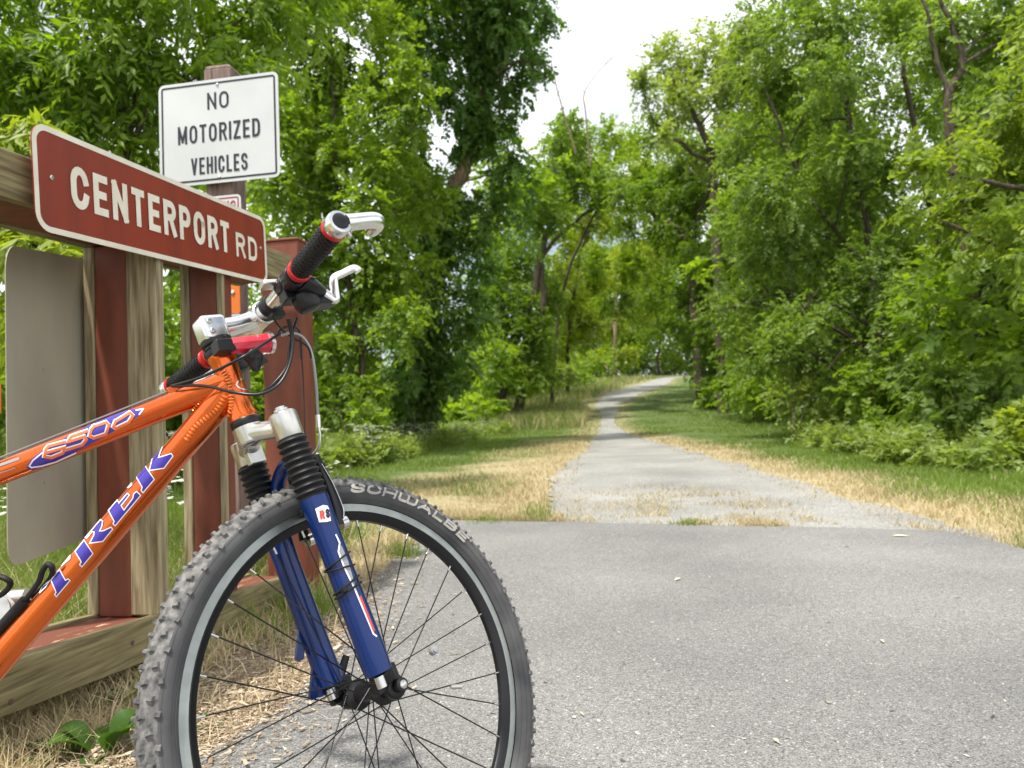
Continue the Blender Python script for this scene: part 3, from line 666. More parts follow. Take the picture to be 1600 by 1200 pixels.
def fpost(s, wf, df, core0, core1, front=True):
    z0, z1 = zl(s)-.002, zh(s)
    g = G(); g.add([FL(a, n, z) for z in (z0-.006, z1) for a, n in ((s+.004, core0), (s+.105, core0), (s+.105, core1), (s+.004, core1))], [(0, 1, 2, 3), (4, 7, 6, 5), (0, 4, 5, 1), (1, 5, 6, 2), (2, 6, 7, 3), (3, 7, 4, 0)]); p = fb(g, 'post', M['brown'])
    for a, b, w in ((0, -wf, df), (core1-.002, core1-.036, .09)):
        g = G(); g.add([FL(q, n, z) for z in (z0, z1) for q, n in ((s, a), (s+w, a), (s+w, b), (s, b))], [(0, 1, 2, 3), (4, 7, 6, 5), (0, 4, 5, 1), (1, 5, 6, 2), (2, 6, 7, 3), (3, 7, 4, 0)]); fb(g, 'post_plank', M['wood'], p)
fpost(.546, .098, .040, -.099, -.207)
fpost(.905, .022, .020, -.024, -.125)
fpost(-.13, .040, .09, -.042, -.15)
ns = 1.5
g = G(); z1 = 1.515
g.add([FL(a, n, z) for z in (-.1, z1) for a, n in ((ns, 0), (ns+.14, 0), (ns+.14, -.17), (ns, -.17))], [(0, 1, 2, 3), (4, 7, 6, 5), (0, 4, 5, 1), (1, 5, 6, 2), (2, 6, 7, 3), (3, 7, 4, 0)])
ep = fb(g, 'end_post', M['brown'])
g = G(); g.add([FL(a, n, z) for z, e in ((z1, .006), (z1+.012, .006)) for a, n in ((ns-e, e), (ns+.14+e, e), (ns+.14+e, -.17-e), (ns-e, -.17-e))], [(0, 1, 2, 3), (4, 7, 6, 5), (0, 4, 5, 1), (1, 5, 6, 2), (2, 6, 7, 3), (3, 7, 4, 0)]); fb(g, 'post_cap', M['brown'], ep)
# knots in the front rail and post
for s, z in ((.42, zl(.42)-.052), (.02, zl(.02)-.09)):
    g = G(); g.lathe(FL(s, .0002, z), FN, [(-.002, .007), (.001, .007), (.0012, .003)], 10); fb(g, 'knot', M['bark'], fence, 0)

def plane_sign(name, tl, tr, br, bl, rad, th, mface, label, cat, back='aluback'):
    """a rounded sheet; returns (object, map) where map(x, y, lift) uses metres from the sheet's middle"""
    tl, tr, br, bl = map(np.asarray, (tl, tr, br, bl)); c = (tl+tr+br+bl)/4
    ex = nrm((tr+br)-(tl+bl)); ey = nrm((tl+tr)-(bl+br)); ey = nrm(ey-ex*np.dot(ex, ey)); ez = np.cross(ex, ey)
    w = np.linalg.norm((tr+br)-(tl+bl))/2; h = np.linalg.norm((tl+tr)-(bl+br))/2
    f = lambda x, y, z=0: c+ex*x+ey*y+ez*z
    o = empty(name, c, label, cat); oo = np.array(o.location)
    def bld(g, n2, m, bevel=0): g.v = [tuple(np.array(p)-oo) for p in g.v]; return g.build(n2, m, o, 0, bevel)
    g = G(); g.prism([f(x, y, -th) for x, y in rrect(w, h, rad)], ez*th); bld(g, 'sheet', mface)
    return o, f, bld, w, h
def border(g, f, w, h, rad, inset, t, lift):
    n = 8; a = rrect(w-2*inset, h-2*inset, max(rad-inset, .004), n); b = rrect(w-2*inset-2*t, h-2*inset-2*t, max(rad-inset-t, .003), n); m = len(a)
    g.add([f(x, y, lift) for x, y in a]+[f(x, y, lift) for x, y in b], [(i, (i+1) % m, m+(i+1) % m, m+i) for i in range(m)])
# road-name sign
dl, dr = 1.695, 2.845
o, f, bld, w, h = plane_sign('road_name_sign', at(51, 185, dl), at(415, 344, dr), at(416, 442, dr), at(53, 360, dl), .045, .003, M['signred'], 'long brown-red road name sign with cream border reading CENTERPORT RD', 'sign')
g = G(); border(g, f, w, h, .045, -.0005, .0145, .0012); bld(g, 'border', M['cream'])
g = G(); text(g, 'CENTERPORT', .42*h, .19, lambda x, y, z: f(x-w/2+.102*w, y-.198*h, z+.0015), gap=.17, fit=.656*w)
bld(g, 'lettering', M['cream'])
g = G(); text(g, 'RD', .34*h, .175, lambda x, y, z: f(x-w/2+.80*w, y-.205*h, z+.0015), gap=.22, fit=.133*w)
bld(g, 'lettering', M['cream'])
for x in (-w/2+.055, w/2-.045):
    g = G(); ez = nrm(f(0, 0, 1)-f(0, 0, 0)); g.lathe(f(x, .006, .001), ez, [(0, .0065), (.002, .006), (.0035, .004)], 12); bld(g, 'bolt', M['steel'])
# post and white sign behind
PB = at(338, 205, 3.36); PS = np.array([PB[0]+.012, PB[1]+.078, 0])
post = empty('sign_post', PS, 'grey-brown square timber post standing behind the white rectangular sign', 'post')
g = G(); k = .066; pz = at(342, 114, 3.42)[2]
yw = R(-8); a1 = np.array([math.cos(yw), math.sin(yw), 0]); a2 = np.array([-math.sin(yw), math.cos(yw), 0])
g.box(UP*(pz/2-.05), a1*k, a2*k, UP*(pz/2+.05)); g.box(UP*(pz+.010), a1*k, a2*k, UP*.010, .86); g.build('shaft', M['greypost'], post, 0, .006)
sy = R(10)
ex = np.array([math.cos(sy), -math.sin(sy), 0]); wS, hS = .604, .488
def sgn(name, c, w, h, *a): return plane_sign(name, c-ex*w/2+UP*h/2, c+ex*w/2+UP*h/2, c+ex*w/2-UP*h/2, c-ex*w/2-UP*h/2, *a)
o, f, bld, w, h = sgn('regulation_sign', at(341, 204, 3.33), wS, hS, .028, .003, M['signwhite'], 'white sign with thin black border reading NO MOTORIZED VEHICLES on the timber post', 'sign')
g = G(); border(g, f, w, h, .028, .014, .0085, .0012); bld(g, 'border', M['black'])
for s, y, hh, wd in (('NO', .103, .079, .108), ('MOTORIZED', -.048, .085, .414), ('VEHICLES', -.197, .079, .284)):
    g = G(); text(g, s, hh, .132, lambda x, yy, z: f(x+.002, yy+y, z+.0014), gap=.2, center=1, fit=wd); bld(g, 'lettering', M['black'])
for y in (.217, -.217):
    g = G(); ez = nrm(f(0, 0, 1)-f(0, 0, 0)); g.lathe(f(.0, y, .0005), ez, [(0, .008), (.003, .007), (.005, .004)], 10); bld(g, 'bolt', M['steel'])
c = at(337, 347, 3.335)
o, f, bld, w, h = sgn('parking_sign', c, .255, .24, .02, .002, M['signwhite'], 'small white sign with red border, mostly hidden behind the road name sign', 'sign')
g = G(); border(g, f, w, h, .02, .010, .006, .0012); bld(g, 'border', M['redink'])
g = G(); text(g, 'NO', .042, .15, lambda x, y, z: f(x, y+.055-.057, z+.0014), gap=.22, center=1); bld(g, 'lettering', M['redink'])
g = G(); text(g, 'PARKING', .045, .15, lambda x, y, z: f(x, y+.048, z+.0014), gap=.22, center=1, fit=.205); bld(g, 'lettering', M['redink'])
c = at(364, 461, 3.34)
o, f, bld, w, h = sgn('marker_plate', c, .068, .172, .012, .002, M['orange_plate'], 'narrow orange marker plate with one bolt on the timber post', 'marker plate')
g = G(); g.lathe(f(0, .012, .0005), nrm(f(0, 0, 1)-f(0, 0, 0)), [(0, .011), (.004, .010), (.006, .006)], 12); bld(g, 'bolt', M['steel'])
g = G(); g.prism([f(x, y-.105, -.002) for x, y in rrect(.068, .034, .005)], (f(0, 0, 1)-f(0, 0, 0))*.002); bld(g, 'white_strip', M['signwhite'])
# bare back of a big sign fixed behind the fence
def fhit(u, v, n):
    q = unray(u, v); t = np.dot(FP+FN*n-CAM, FN)/np.dot(q, FN); return CAM+q*t
nb = -.262
q4 = [fhit(*p, nb) for p in ((6, 382), (156, 409), (156, 832), (12, 889))]
fr = lambda p: ((p-FP)@FD, p[2])
s0 = (fr(q4[0])[0]+fr(q4[3])[0])/2; s1 = fr(q4[1])[0]
zt0, zt1, zb1, zb0 = fr(q4[0])[1], fr(q4[1])[1], fr(q4[2])[1], fr(q4[3])[1]
c = FL((s0+s1)/2, nb, (zt0+zb0)/2)
bs = empty('map_board', c, 'bare grey metal back of a large rounded sign behind the left fence post', 'sign'); oo = np.array(bs.location)
g = G(); pl = []
for x, y in rrect(1, 1, .08):
    s = s0+(s1-s0)*(x+.5); zt = zt0+(zt1-zt0)*(x+.5); zb = zb0+(zb1-zb0)*(x+.5); pl.append(FL(s, nb, zb+(zt-zb)*(y+.5))-oo)
g.prism(pl, FN*.003); g.build('sheet', M['aluback'], bs, 0)
for sx, zx in ((.5, .62), (.5, .25)):
    g = G(); p = FL(s0+(s1-s0)*.35, nb+.003, zb0+(zt0-zb0)*zx)-oo; g.lathe(p, FN, [(0, .006), (.003, .005)], 10); g.build('rivet', M['aluback'], bs)
g = G(); p = at(-15, 622, 1.62); oo2 = p
op = empty('trail_marker', p, 'orange marker edge at the far left beside the fence end', 'marker plate')
g.prism([np.array(q) for q in [FD*x+UP*y for x, y in rrect(.05, .075, .01)]], FN*.003); g.build('plate', M['orange_plate'], op, 0)

# ------------------------------------------------------------------ ground
def sample_noise(x, y, s, seed=0):      # smooth value noise, vectorised
    x = np.asarray(x, float)*s+seed*17.3; y = np.asarray(y, float)*s+seed*7.9
    xi = np.floor(x); yi = np.floor(y); fx = x-xi; fy = y-yi; fx = fx*fx*(3-2*fx); fy = fy*fy*(3-2*fy)
    h = lambda a, b: np.modf(np.abs(np.sin(a*127.1+b*311.7+seed*74.7)*43758.5453))[0]
    return (h(xi, yi)*(1-fx)+h(xi+1, yi)*fx)*(1-fy)+(h(xi, yi+1)*(1-fx)+h(xi+1, yi+1)*fx)*fy
ZY = [(-50, 0), (22, 0), (28, .05), (34, .16), (42, .52), (50, 1.25), (62, 2.25), (75, 3.4), (88, 4.6), (110, 6), (150, 7.5), (400, 9)]
_yy = np.linspace(-50, 400, 1801); _zz = np.interp(_yy, [a for a, b in ZY], [b for a, b in ZY]); _zz = np.convolve(np.pad(_zz, 12, 'edge'), np.ones(25)/25, 'valid')
def zg(y): return np.interp(y, _yy, _zz)
Lp = [gp(856, 812), gp(858, 785), gp(861, 755), gp(878, 733), gp(908, 712), gp(930, 683), at(938, 662, 34), at(940, 648, 42), at(929, 629, 50), at(945, 612, 62), at(994, 599, 75), at(1030, 589, 88)]
Rp = [gp(1600, 862), gp(1415, 796), gp(1273, 758), gp(1123, 717), gp(1040, 694), gp(985, 679), at(961, 662, 34), at(961, 648, 42), at(968, 629, 50), at(1000, 612, 62), at(1042, 599, 75), at(1056, 589, 88)]
ly = [p[1] for p in Lp]; lx = [p[0] for p in Lp]; ry = [p[1] for p in Rp]; rx = [p[0] for p in Rp]
ly += [100, 130]; lx += [lx[-1]+5, lx[-1]+26]; ry += [100, 130]; rx += [rx[-1]+5, rx[-1]+27]
def XL(y): return np.interp(y, ly, lx)+(sample_noise(y, 0*y, 5.5, 13)-.5)*.14+(sample_noise(y, 0*y, 1.3, 3)-.5)*.22
def XR(y): return np.interp(y, ry, rx)+(sample_noise(y, 0*y, 5.5, 15)-.5)*.14+(sample_noise(y, 0*y, 1.1, 5)-.5)*.22
asp_px = [(308, 1192), (443, 1112), (532, 1008), (583, 913), (617, 875), (655, 846), (700, 815), (900, 819), (1260, 827), (1480, 833), (1600, 862)]
ap = [gp(*p)[:2] for p in asp_px]
d0 = nrm(ap[0]-ap[1])
# wobble the traced edge
edge = []
for a, b in zip(ap[:-1], ap[1:]):
    k = max(2, int(np.linalg.norm(b-a)/.05))
    for i in range(k):
        q = a+(b-a)*i/k; edge.append(q+.03*(np.array([sample_noise(q[0], q[1], 9, 1), sample_noise(q[0], q[1], 9, 2)])-.5))
edge.append(ap[-1])
poly = [np.array([-2.2, -6]), ap[0]+d0*1.2]+edge+[np.array([5.5, 2.6]), np.array([14, 1.2]), np.array([14, -6])]
PA = np.array(poly)
def inside(x, y, P=PA):
    c = np.zeros(len(x), bool); n = len(P); j = n-1
    for i in range(n):
        xi, yi = P[i]; xj, yj = P[j]
        m = ((yi > y) != (yj > y)) & (x < (xj-xi)*(y-yi)/(yj-yi+1e-12)+xi); c ^= m; j = i
    return c
def zones(x, y):
    """0..1 dryness of the grass, 0..1 litter"""
    dl = XL(y)-x; dr = x-XR(y); d = np.maximum(dl, dr)
    n = sample_noise(x, y, 1.1, 1)*.6+sample_noise(x, y, 3.1, 2)*.4
    wl = np.where(dl > 0, np.where(y < 22, 1.6, 1.1), .8)
    dry = np.clip(1.35-d/wl+(n-.5)*1.5, 0, 1)
    far = np.clip((y-16)/14, 0, 1); dry = dry*(1-.45*far)
    s = (x-FP[0])*FN[0]+(y-FP[1])*FN[1]              # in front (+) or behind (-) the fence
    nearf = (y < 4.6) & (x < .2)
    dry = np.where(nearf, np.clip(np.where(s > -.22, 1.15, .34)+(n-.5)*.9, 0, 1), dry)
    lit = np.where((y < 3.6) & (s > .05) & (x < .2), np.clip((s-.08)*4, 0, 1), 0)
    return dry, lit, d, s
gx = np.concatenate([-np.geomspace(160, 4.2, 40), np.linspace(-4, 6, 110), np.geomspace(6.3, 160, 40)])
gy = np.concatenate([np.linspace(-12, 1, 14), np.linspace(1.1, 9, 90), np.linspace(9.2, 34, 80), np.geomspace(35, 380, 60)])
XX, YY = np.meshgrid(gx, gy); x, y = XX.ravel(), YY.ravel()
ins = inside(x, y); onp = (x > XL(y)-.1) & (x < XR(y)+.1)
dry, lit, dd, ss = zones(x, y)
bump = (sample_noise(x, y, 2.2, 8)-.5)*.05+(sample_noise(x, y, .5, 9)-.5)*.1
z = zg(y)+np.where(ins | onp, -.02, np.clip(dd, 0, 1)*bump-.004)
nx, ny = len(gx), len(gy); ii = np.arange(nx*ny).reshape(ny, nx)
Fq = np.stack([ii[:-1, :-1], ii[:-1, 1:], ii[1:, 1:], ii[1:, :-1]], -1).reshape(-1, 4)
gm = bpy.data.materials.new('ground_soil_grass'); gm.use_nodes = True; n = gm.node_tree; L = n.links.new; b = n.nodes['Principled BSDF']; b.inputs['Roughness'].default_value = .95
t = n.nodes.new('ShaderNodeTexCoord')
def nzr(sc, c1, c2, p1=.35, p2=.65):
    q = n.nodes.new('ShaderNodeTexNoise'); q.inputs['Scale'].default_value = sc; q.inputs['Detail'].default_value = 8; r = n.nodes.new('ShaderNodeValToRGB')
    r.color_ramp.elements[0].color = (*c1, 1); r.color_ramp.elements[1].color = (*c2, 1); r.color_ramp.elements[0].position = p1; r.color_ramp.elements[1].position = p2
    L(t.outputs['Object'], q.inputs['Vector']); L(q.outputs['Fac'], r.inputs['Fac']); return r
ga = nzr(14, (.06, .095, .02), (.12, .17, .04)); da = nzr(22, (.29, .23, .12), (.50, .42, .26)); la = nzr(70, (.10, .07, .045), (.40, .31, .20))
def att(nm): a = n.nodes.new('ShaderNodeAttribute'); a.attribute_name = nm; return a
m1 = n.nodes.new('ShaderNodeMixRGB'); m2 = n.nodes.new('ShaderNodeMixRGB')
L(att('dry').outputs['Fac'], m1.inputs['Fac']); L(ga.outputs['Color'], m1.inputs['Color1']); L(da.outputs['Color'], m1.inputs['Color2'])
L(att('litter').outputs['Fac'], m2.inputs['Fac']); L(m1.outputs['Color'], m2.inputs['Color1']); L(la.outputs['Color'], m2.inputs['Color2']); L(m2.outputs['Color'], b.inputs['Base Color'])
q = n.nodes.new('ShaderNodeTexNoise'); q.inputs['Scale'].default_value = 60; u = n.nodes.new('ShaderNodeBump'); u.inputs['Distance'].default_value = .02; L(t.outputs['Object'], q.inputs['Vector']); L(q.outputs['Fac'], u.inputs['Height']); L(u.outputs['Normal'], b.inputs['Normal'])
o = fastmesh('ground', np.stack([x, y, z], 1), Fq, gm, tone={'dry': dry, 'litter': lit}); o.data.polygons.foreach_set('use_smooth', [True]*len(Fq))
tag(o, 'grassy ground with dry straw edges rising gently into the woods', kind='structure')
# road
def aggregate(name, c1, c2, c3, bumpd, sc=420):
    m = bpy.data.materials.new(name); m.use_nodes = True; n = m.node_tree; L = n.links.new; b = n.nodes['Principled BSDF']; b.inputs['Roughness'].default_value = .88; b.inputs['Specular IOR Level'].default_value = .25
    t = n.nodes.new('ShaderNodeTexCoord'); v = n.nodes.new('ShaderNodeTexVoronoi'); v.inputs['Scale'].default_value = sc*.36; v.inputs['Randomness'].default_value = 1
    q = n.nodes.new('ShaderNodeTexNoise'); q.inputs['Scale'].default_value = sc*.45; q.inputs['Detail'].default_value = 4
    w = n.nodes.new('ShaderNodeTexNoise'); w.inputs['Scale'].default_value = .9; w.inputs['Detail'].default_value = 9
    sp = n.nodes.new('ShaderNodeSeparateColor'); L(v.outputs['Color'], sp.inputs['Color'])
    r = n.nodes.new('ShaderNodeValToRGB'); e = r.color_ramp.elements; e[0].color = (*c1, 1); e[0].position = 0; e[1].color = (*c2, 1); e[1].position = .55; k = e.new(.93); k.color = (*c2, 1); k = e.new(.99); k.color = (*c3, 1)
    L(sp.outputs['Red'], r.inputs['Fac'])
    r2 = n.nodes.new('ShaderNodeValToRGB'); r2.color_ramp.elements[0].position = .25; r2.color_ramp.elements[1].position = .75; r2.color_ramp.elements[0].color = (.42, .42, .42, 1); r2.color_ramp.elements[1].color = (1.54, 1.54, 1.52, 1)
    mm = n.nodes.new('ShaderNodeMixRGB'); mm.blend_type = 'MULTIPLY'; mm.inputs['Fac'].default_value = .95; L(q.outputs['Fac'], r2.inputs['Fac']); L(r.outputs['Color'], mm.inputs['Color1']); L(r2.outputs['Color'], mm.inputs['Color2'])
    r3 = n.nodes.new('ShaderNodeValToRGB'); r3.color_ramp.elements[0].position = .3; r3.color_ramp.elements[1].position = .7; r3.color_ramp.elements[0].color = (.70, .70, .71, 1); r3.color_ramp.elements[1].color = (1.12, 1.11, 1.09, 1)
    m3_ = n.nodes.new('ShaderNodeMixRGB'); m3_.blend_type = 'MULTIPLY'; m3_.inputs['Fac'].default_value = 1; L(w.outputs['Fac'], r3.inputs['Fac']); L(mm.outputs['Color'], m3_.inputs['Color1']); L(r3.outputs['Color'], m3_.inputs['Color2'])
    for q_ in (v, q, w): L(t.outputs['Object'], q_.inputs['Vector'])
    L(m3_.outputs['Color'], b.inputs['Base Color'])
    u = n.nodes.new('ShaderNodeBump'); u.inputs['Strength'].default_value = .8; u.inputs['Distance'].default_value = bumpd; L(q.outputs['Fac'], u.inputs['Height']); L(u.outputs['Normal'], b.inputs['Normal']); return m
g = G(); g.v = [(p[0], p[1], .014) for p in poly]+[(p[0], p[1], -.03) for p in poly]; k = len(poly)
g.f = [tuple(range(k))]+[(i, i+k, (i+1) % k+k, (i+1) % k) for i in range(k)]; g.mi = [0]*len(g.f)
o = g.build('asphalt_road', aggregate('worn_asphalt', (.14, .139, .136), (.27, .268, .264), (.46, .45, .44), .006, 640), smooth=0); tag(o, 'worn grey asphalt road surface in front of the trail', kind='structure')
gv = []; gf = []; ys = np.concatenate([np.linspace(2.2, 12, 120), np.linspace(12.2, 34, 110), np.linspace(34.5, 128, 130)]); kx = 14
for yy_ in ys:
    a, c_ = XL(np.array([yy_]))[0], XR(np.array([yy_]))[0]
    for i in range(kx+1): gv.append((a+(c_-a)*i/kx, yy_, zg(yy_)+.006-.012*(i in (0, kx))))
nr = len(ys); ii = np.arange(nr*(kx+1)).reshape(nr, kx+1); Fq = np.stack([ii[:-1, :-1], ii[:-1, 1:], ii[1:, 1:], ii[1:, :-1]], -1).reshape(-1, 4)
o = fastmesh('gravel_path', gv, Fq, aggregate('gravel_fines', (.20, .198, .192), (.33, .325, .31), (.5, .49, .47), .006, 300)); o.data.polygons.foreach_set('use_smooth', [True]*len(Fq)); tag(o, 'pale grey crushed stone trail winding away between the trees', kind='structure')

# ------------------------------------------------------------------ grass, litter
def blades(name, x, y, z, h, w, lean, tone, m, label, seg=2):
    k = len(x); a = rng.uniform(0, 2*np.pi, k); la = rng.uniform(0, 2*np.pi, k); lx_, ly_ = np.cos(la)*lean*h, np.sin(la)*lean*h
    bx, by = np.cos(a)*w/2, np.sin(a)*w/2; P = []
    for t, ww, q in ((0, 1, 0), (.55, .75, .3), (1, 0, 1)):
        zz = z+h*(t-.25*lean*q); cx, cy_ = x+lx_*q, y+ly_*q
        if ww: P += [np.stack([cx-bx*ww, cy_-by*ww, zz], 1), np.stack([cx+bx*ww, cy_+by*ww, zz], 1)]
        else: P += [np.stack([cx, cy_, zz], 1)]
    V = np.stack(P, 1).reshape(-1, 3); o_ = np.arange(k)[:, None]*5
    T = np.concatenate([o_+np.array([[0, 1, 3]]), o_+np.array([[0, 3, 2]]), o_+np.array([[2, 3, 4]])], 1).reshape(-1, 3)
    o = fastmesh(name, V, T, m, tone=np.repeat(tone, 5)); tag(o, label, kind='stuff'); return o
M['drygrass'] = leafmat('dry_grass_blade', (.34, .27, .14), (.66, .56, .35), (1.0, .9, .7), .25, .7)
M['greengrass'] = leafmat('green_grass_blade', (.085, .135, .020), (.25, .34, .06), (1.4, 1.5, .6), .4, .5)
N = 760000
y = np.exp(rng.uniform(np.log(1.15), np.log(90), N)); x = rng.uniform(-1, 1.35, N)*(.78*y+.8)
nfr = 26000; x[:nfr] = rng.uniform(-.75, 2.5, nfr); y[:nfr] = np.interp(x[:nfr], [q[0] for q in ap[6:]], [q[1] for q in ap[6:]])+rng.exponential(.16, nfr)-.03
dry, lit, dd, ss = zones(x, y)
ok = ~inside(x, y)
centre = ((x-1.25)/.85)**2+((y-5.6)/1.7)**2 < rng.uniform(.0, 1.0, N)            # straw on the middle of the trail mouth
centre[:nfr] = rng.uniform(0, 1, nfr) < .8*np.where((x[:nfr] < .32) | ((x[:nfr] > .7) & (x[:nfr] < 1.9)), 1, .04)*(sample_noise(x[:nfr], y[:nfr], 4, 31) > .36); ok[:nfr] = ok[:nfr] | (rng.uniform(0, 1, nfr) < .25)
clump = sample_noise(x, y, 6, 4)+rng.normal(0, .1, N) > .47
onp = dd < -.03
keep = ok & (~onp | (centre & clump) | (dd > -.3))
keep &= ~((lit > .2) & (rng.uniform(0, 1, N) < .93))
keep &= rng.uniform(0, 1, N) < np.where(dd > 0, np.clip(.35+dd*1.6, 0, 1), np.where(centre, 1, .16))
keep &= ~((x < -1) & (dd > 9)) & ~((dd > np.where(y < 9, 12, 7)) & (x > 0))
x, y, dry, dd, ss, lit = x[keep], y[keep], dry[keep], dd[keep], ss[keep], lit[keep]
isdry = rng.uniform(0, 1, len(x)) < dry*.95+.02
tall = np.clip((dd-2.2)/2.5, 0, 1)*(y > 4.6)
h = np.where(isdry, rng.uniform(.03, .085, len(x)), rng.uniform(.035, .09, len(x)))*(1+2.2*tall*rng.uniform(0, 1, len(x)))
nf = (y < 4.6) & (x < .2); h = np.where(nf & (ss < -.3), h*rng.uniform(1.2, 4.2, len(x)), h); h = np.where(nf & (ss > -.3), h*rng.uniform(.5, 1.7, len(x)), h)
h = np.where(~nf & (dd < 0), h*.75, h)
mead = (y > 31) & (x < XL(y)-.7) & (x > XL(y)-11); h = np.where(mead, rng.uniform(.35, .95, len(x)), h)
wz = (y > 7.5) & (y < 30) & (x < np.interp(y, [7.6, 9.4, 11.2, 12.2, 15, 19.5, 25, 30], [-3.9, -3.4, -2.75, -2.1, -1.95, -1.65, -.9, -.1])+.15*rng.normal(0, 1, len(x))); h = np.where(wz, rng.uniform(.2, .6, len(x)), h); isdry = isdry & ~(wz & (rng.uniform(0, 1, len(x)) < .8))
isdry = isdry | (mead & (rng.uniform(0, 1, len(x)) < .33))
w = (.0022+.00062*y)*rng.uniform(.6, 1.3, len(x)); zb = zg(y)-.006
tone = np.clip(.25+.42*(nf & (ss > -.3))+.5*sample_noise(x, y, 1.5, 6)+rng.uniform(-.3, .3, len(x)), 0, 1)
for nm, mk, mt, lab in (('dry_grass', isdry, 'drygrass', 'dry straw-coloured grass along the trail edges'), ('green_grass', ~isdry, 'greengrass', 'green grass growing beside the trail and behind the fence')):
    blades(nm, x[mk], y[mk], zb[mk], h[mk], w[mk], rng.uniform(.2, 1.1 if mt == 'drygrass' else .8, mk.sum()), tone[mk], M[mt], lab)
# litter of chips and old leaves under the bicycle
k = 110000; y = 1.2+3.4*rng.uniform(0, 1, k)**1.5; x = rng.uniform(-1.5, .4, k); dry, lit, dd, ss = zones(x, y); ok = (ss > .0) & (~inside(x, y) | (rng.uniform(0, 1, k) < np.exp(-np.maximum(x-np.interp(y, [q[1] for q in ap[:7]], [q[0] for q in ap[:7]]), 0)*13)*.75+.002)) & (x < .1); ok &= ~(inside(x, y) & (x > -.1+.0*y))
x, y = x[ok], y[ok]; k = len(x); zz = np.where(inside(x, y), .0155, .006)+rng.uniform(0, .006, k)
a = rng.uniform(0, 2*np.pi, k); l = rng.gamma(2.0, .0024, k)+.0025; w = l*rng.uniform(.12, .6, k); st_ = rng.uniform(0, 1, k) < .22; l = np.where(st_, rng.uniform(.010, .030, k), l); w = np.where(st_, .0007, w); t1 = rng.normal(0, .22, (k, 2))
c_, s_ = np.cos(a), np.sin(a); V = np.stack([np.stack([x+c_*p*l-s_*q*w, y+s_*p*l+c_*q*w, zz+np.abs(t1[:, 0]*p*l+t1[:, 1]*q*w)+.002], 1) for p, q in ((-1, -.6), (1, -.5), (1, .6), (-.9, .5))], 1).reshape(-1, 3)
o = fastmesh('leaf_litter', V, np.arange(4*k).reshape(-1, 4), leafmat('litter_flake', (.12, .07, .04), (.70, .58, .42), (1, .9, .8), .1, .8), tone=np.repeat(np.clip(rng.normal(.5, .28, k), 0, 1), 4)); tag(o, 'brown chips and dead leaf litter between fence and asphalt', kind='stuff')
# grit, straw bits and pale specks lying on the asphalt
k = 2600; y = 1.3+3.6*rng.uniform(0, 1, k)**1.3; x = rng.uniform(-1.0, 4.2, k); ok = inside(x, y) & (x < .8*y+.3); x, y = x[ok], y[ok]; k = len(x)
l = rng.gamma(2, .0011, k)+.0012; w = l*rng.uniform(.5, .9, k); st_ = rng.uniform(0, 1, k) < .07; l = np.where(st_, rng.uniform(.008, .026, k), l); w = np.where(st_, .0006, w); a = rng.uniform(0, 6.28, k); c_, s_ = np.cos(a), np.sin(a)
V = np.stack([np.stack([x+c_*p*l-s_*q*w, y+s_*p*l+c_*q*w, np.full(k, .0155)+.0012*(p > 0)], 1) for p, q in ((-1, -.7), (.9, -.6), (1, .7), (-.8, .6))], 1).reshape(-1, 3)
o = fastmesh('road_grit', V, np.arange(4*k).reshape(-1, 4), leafmat('grit', (.05, .045, .04), (.62, .58, .48), (1, .95, .85), .05, .8), tone=np.repeat(np.where(st_, .9, rng.uniform(0, 1, k)), 4)); tag(o, 'grit, straw bits and pale specks scattered on the asphalt', kind='stuff')
# small plants
def leaf_shape(n=7):
    t = np.linspace(0, 1, n); return t, np.sin(np.pi*t**.8)
def broad_plant(name, px, sz, nl, label, seed, mt, cat='weed', up=.55):
    r = random.Random(seed); p = gp(*px); o = empty(name, p, label, cat)
    g = G()
    for i in range(nl):
        a = 2*math.pi*i/nl+r.uniform(-.4, .4); Ln = sz*r.uniform(.6, 1.1); el = r.uniform(.15, up*1.6); d = np.array([math.cos(a), math.sin(a), 0]); sd = np.array([-d[1], d[0], 0]); vs = []
        for t, k in zip(*leaf_shape()):
            c = d*Ln*(.12+t*math.cos(el))+UP*Ln*(t*math.sin(el)*(1.25-.75*t)+.02); wv = k*Ln*.26*r.uniform(.92, 1.08)
            vs += [c-sd*wv+UP*wv*.35, c, c+sd*wv+UP*wv*.35]
        g.add(vs, [(3*j+q, 3*j+q+1, 3*j+q+4, 3*j+q+3) for j in range(6) for q in (0, 1)])
    me = g.build('foliage', mt, o, 60); at_ = me.data.attributes.new('tone', 'FLOAT', 'POINT'); at_.data.foreach_set('value', np.clip(np.repeat(np.random.default_rng(seed).uniform(.2, .9, nl), 21), 0, 1).astype(np.float32))
    g = G(); g.tube([UP*-.01, UP*sz*.15], sz*.02, 6); g.build('stem', mt, o); return o
M['weedleaf'] = leafmat('weed_leaf', (.03, .075, .012), (.10, .20, .03), (1.3, 1.5, .6), .3)
broad_plant('broadleaf_weed', (160, 1178), .16, 9, 'broad dark green dock leaves in dry grass below the lower rail', 1, M['weedleaf'], up=.7)
broad_plant('broadleaf_weed', (198, 1098), .11, 6, 'single clump of dark toothed leaves under the lower rail beside the tyre', 2, M['weedleaf'], up=.8)
broad_plant('broadleaf_weed', (316, 1133), .07, 4, 'flat green leaf lying on litter seen through the front wheel', 3, M['weedleaf'], up=.2)
broad_plant('broadleaf_weed', (80, 1190), .08, 6, 'small green seedling at the lower left corner', 4, M['weedleaf'])
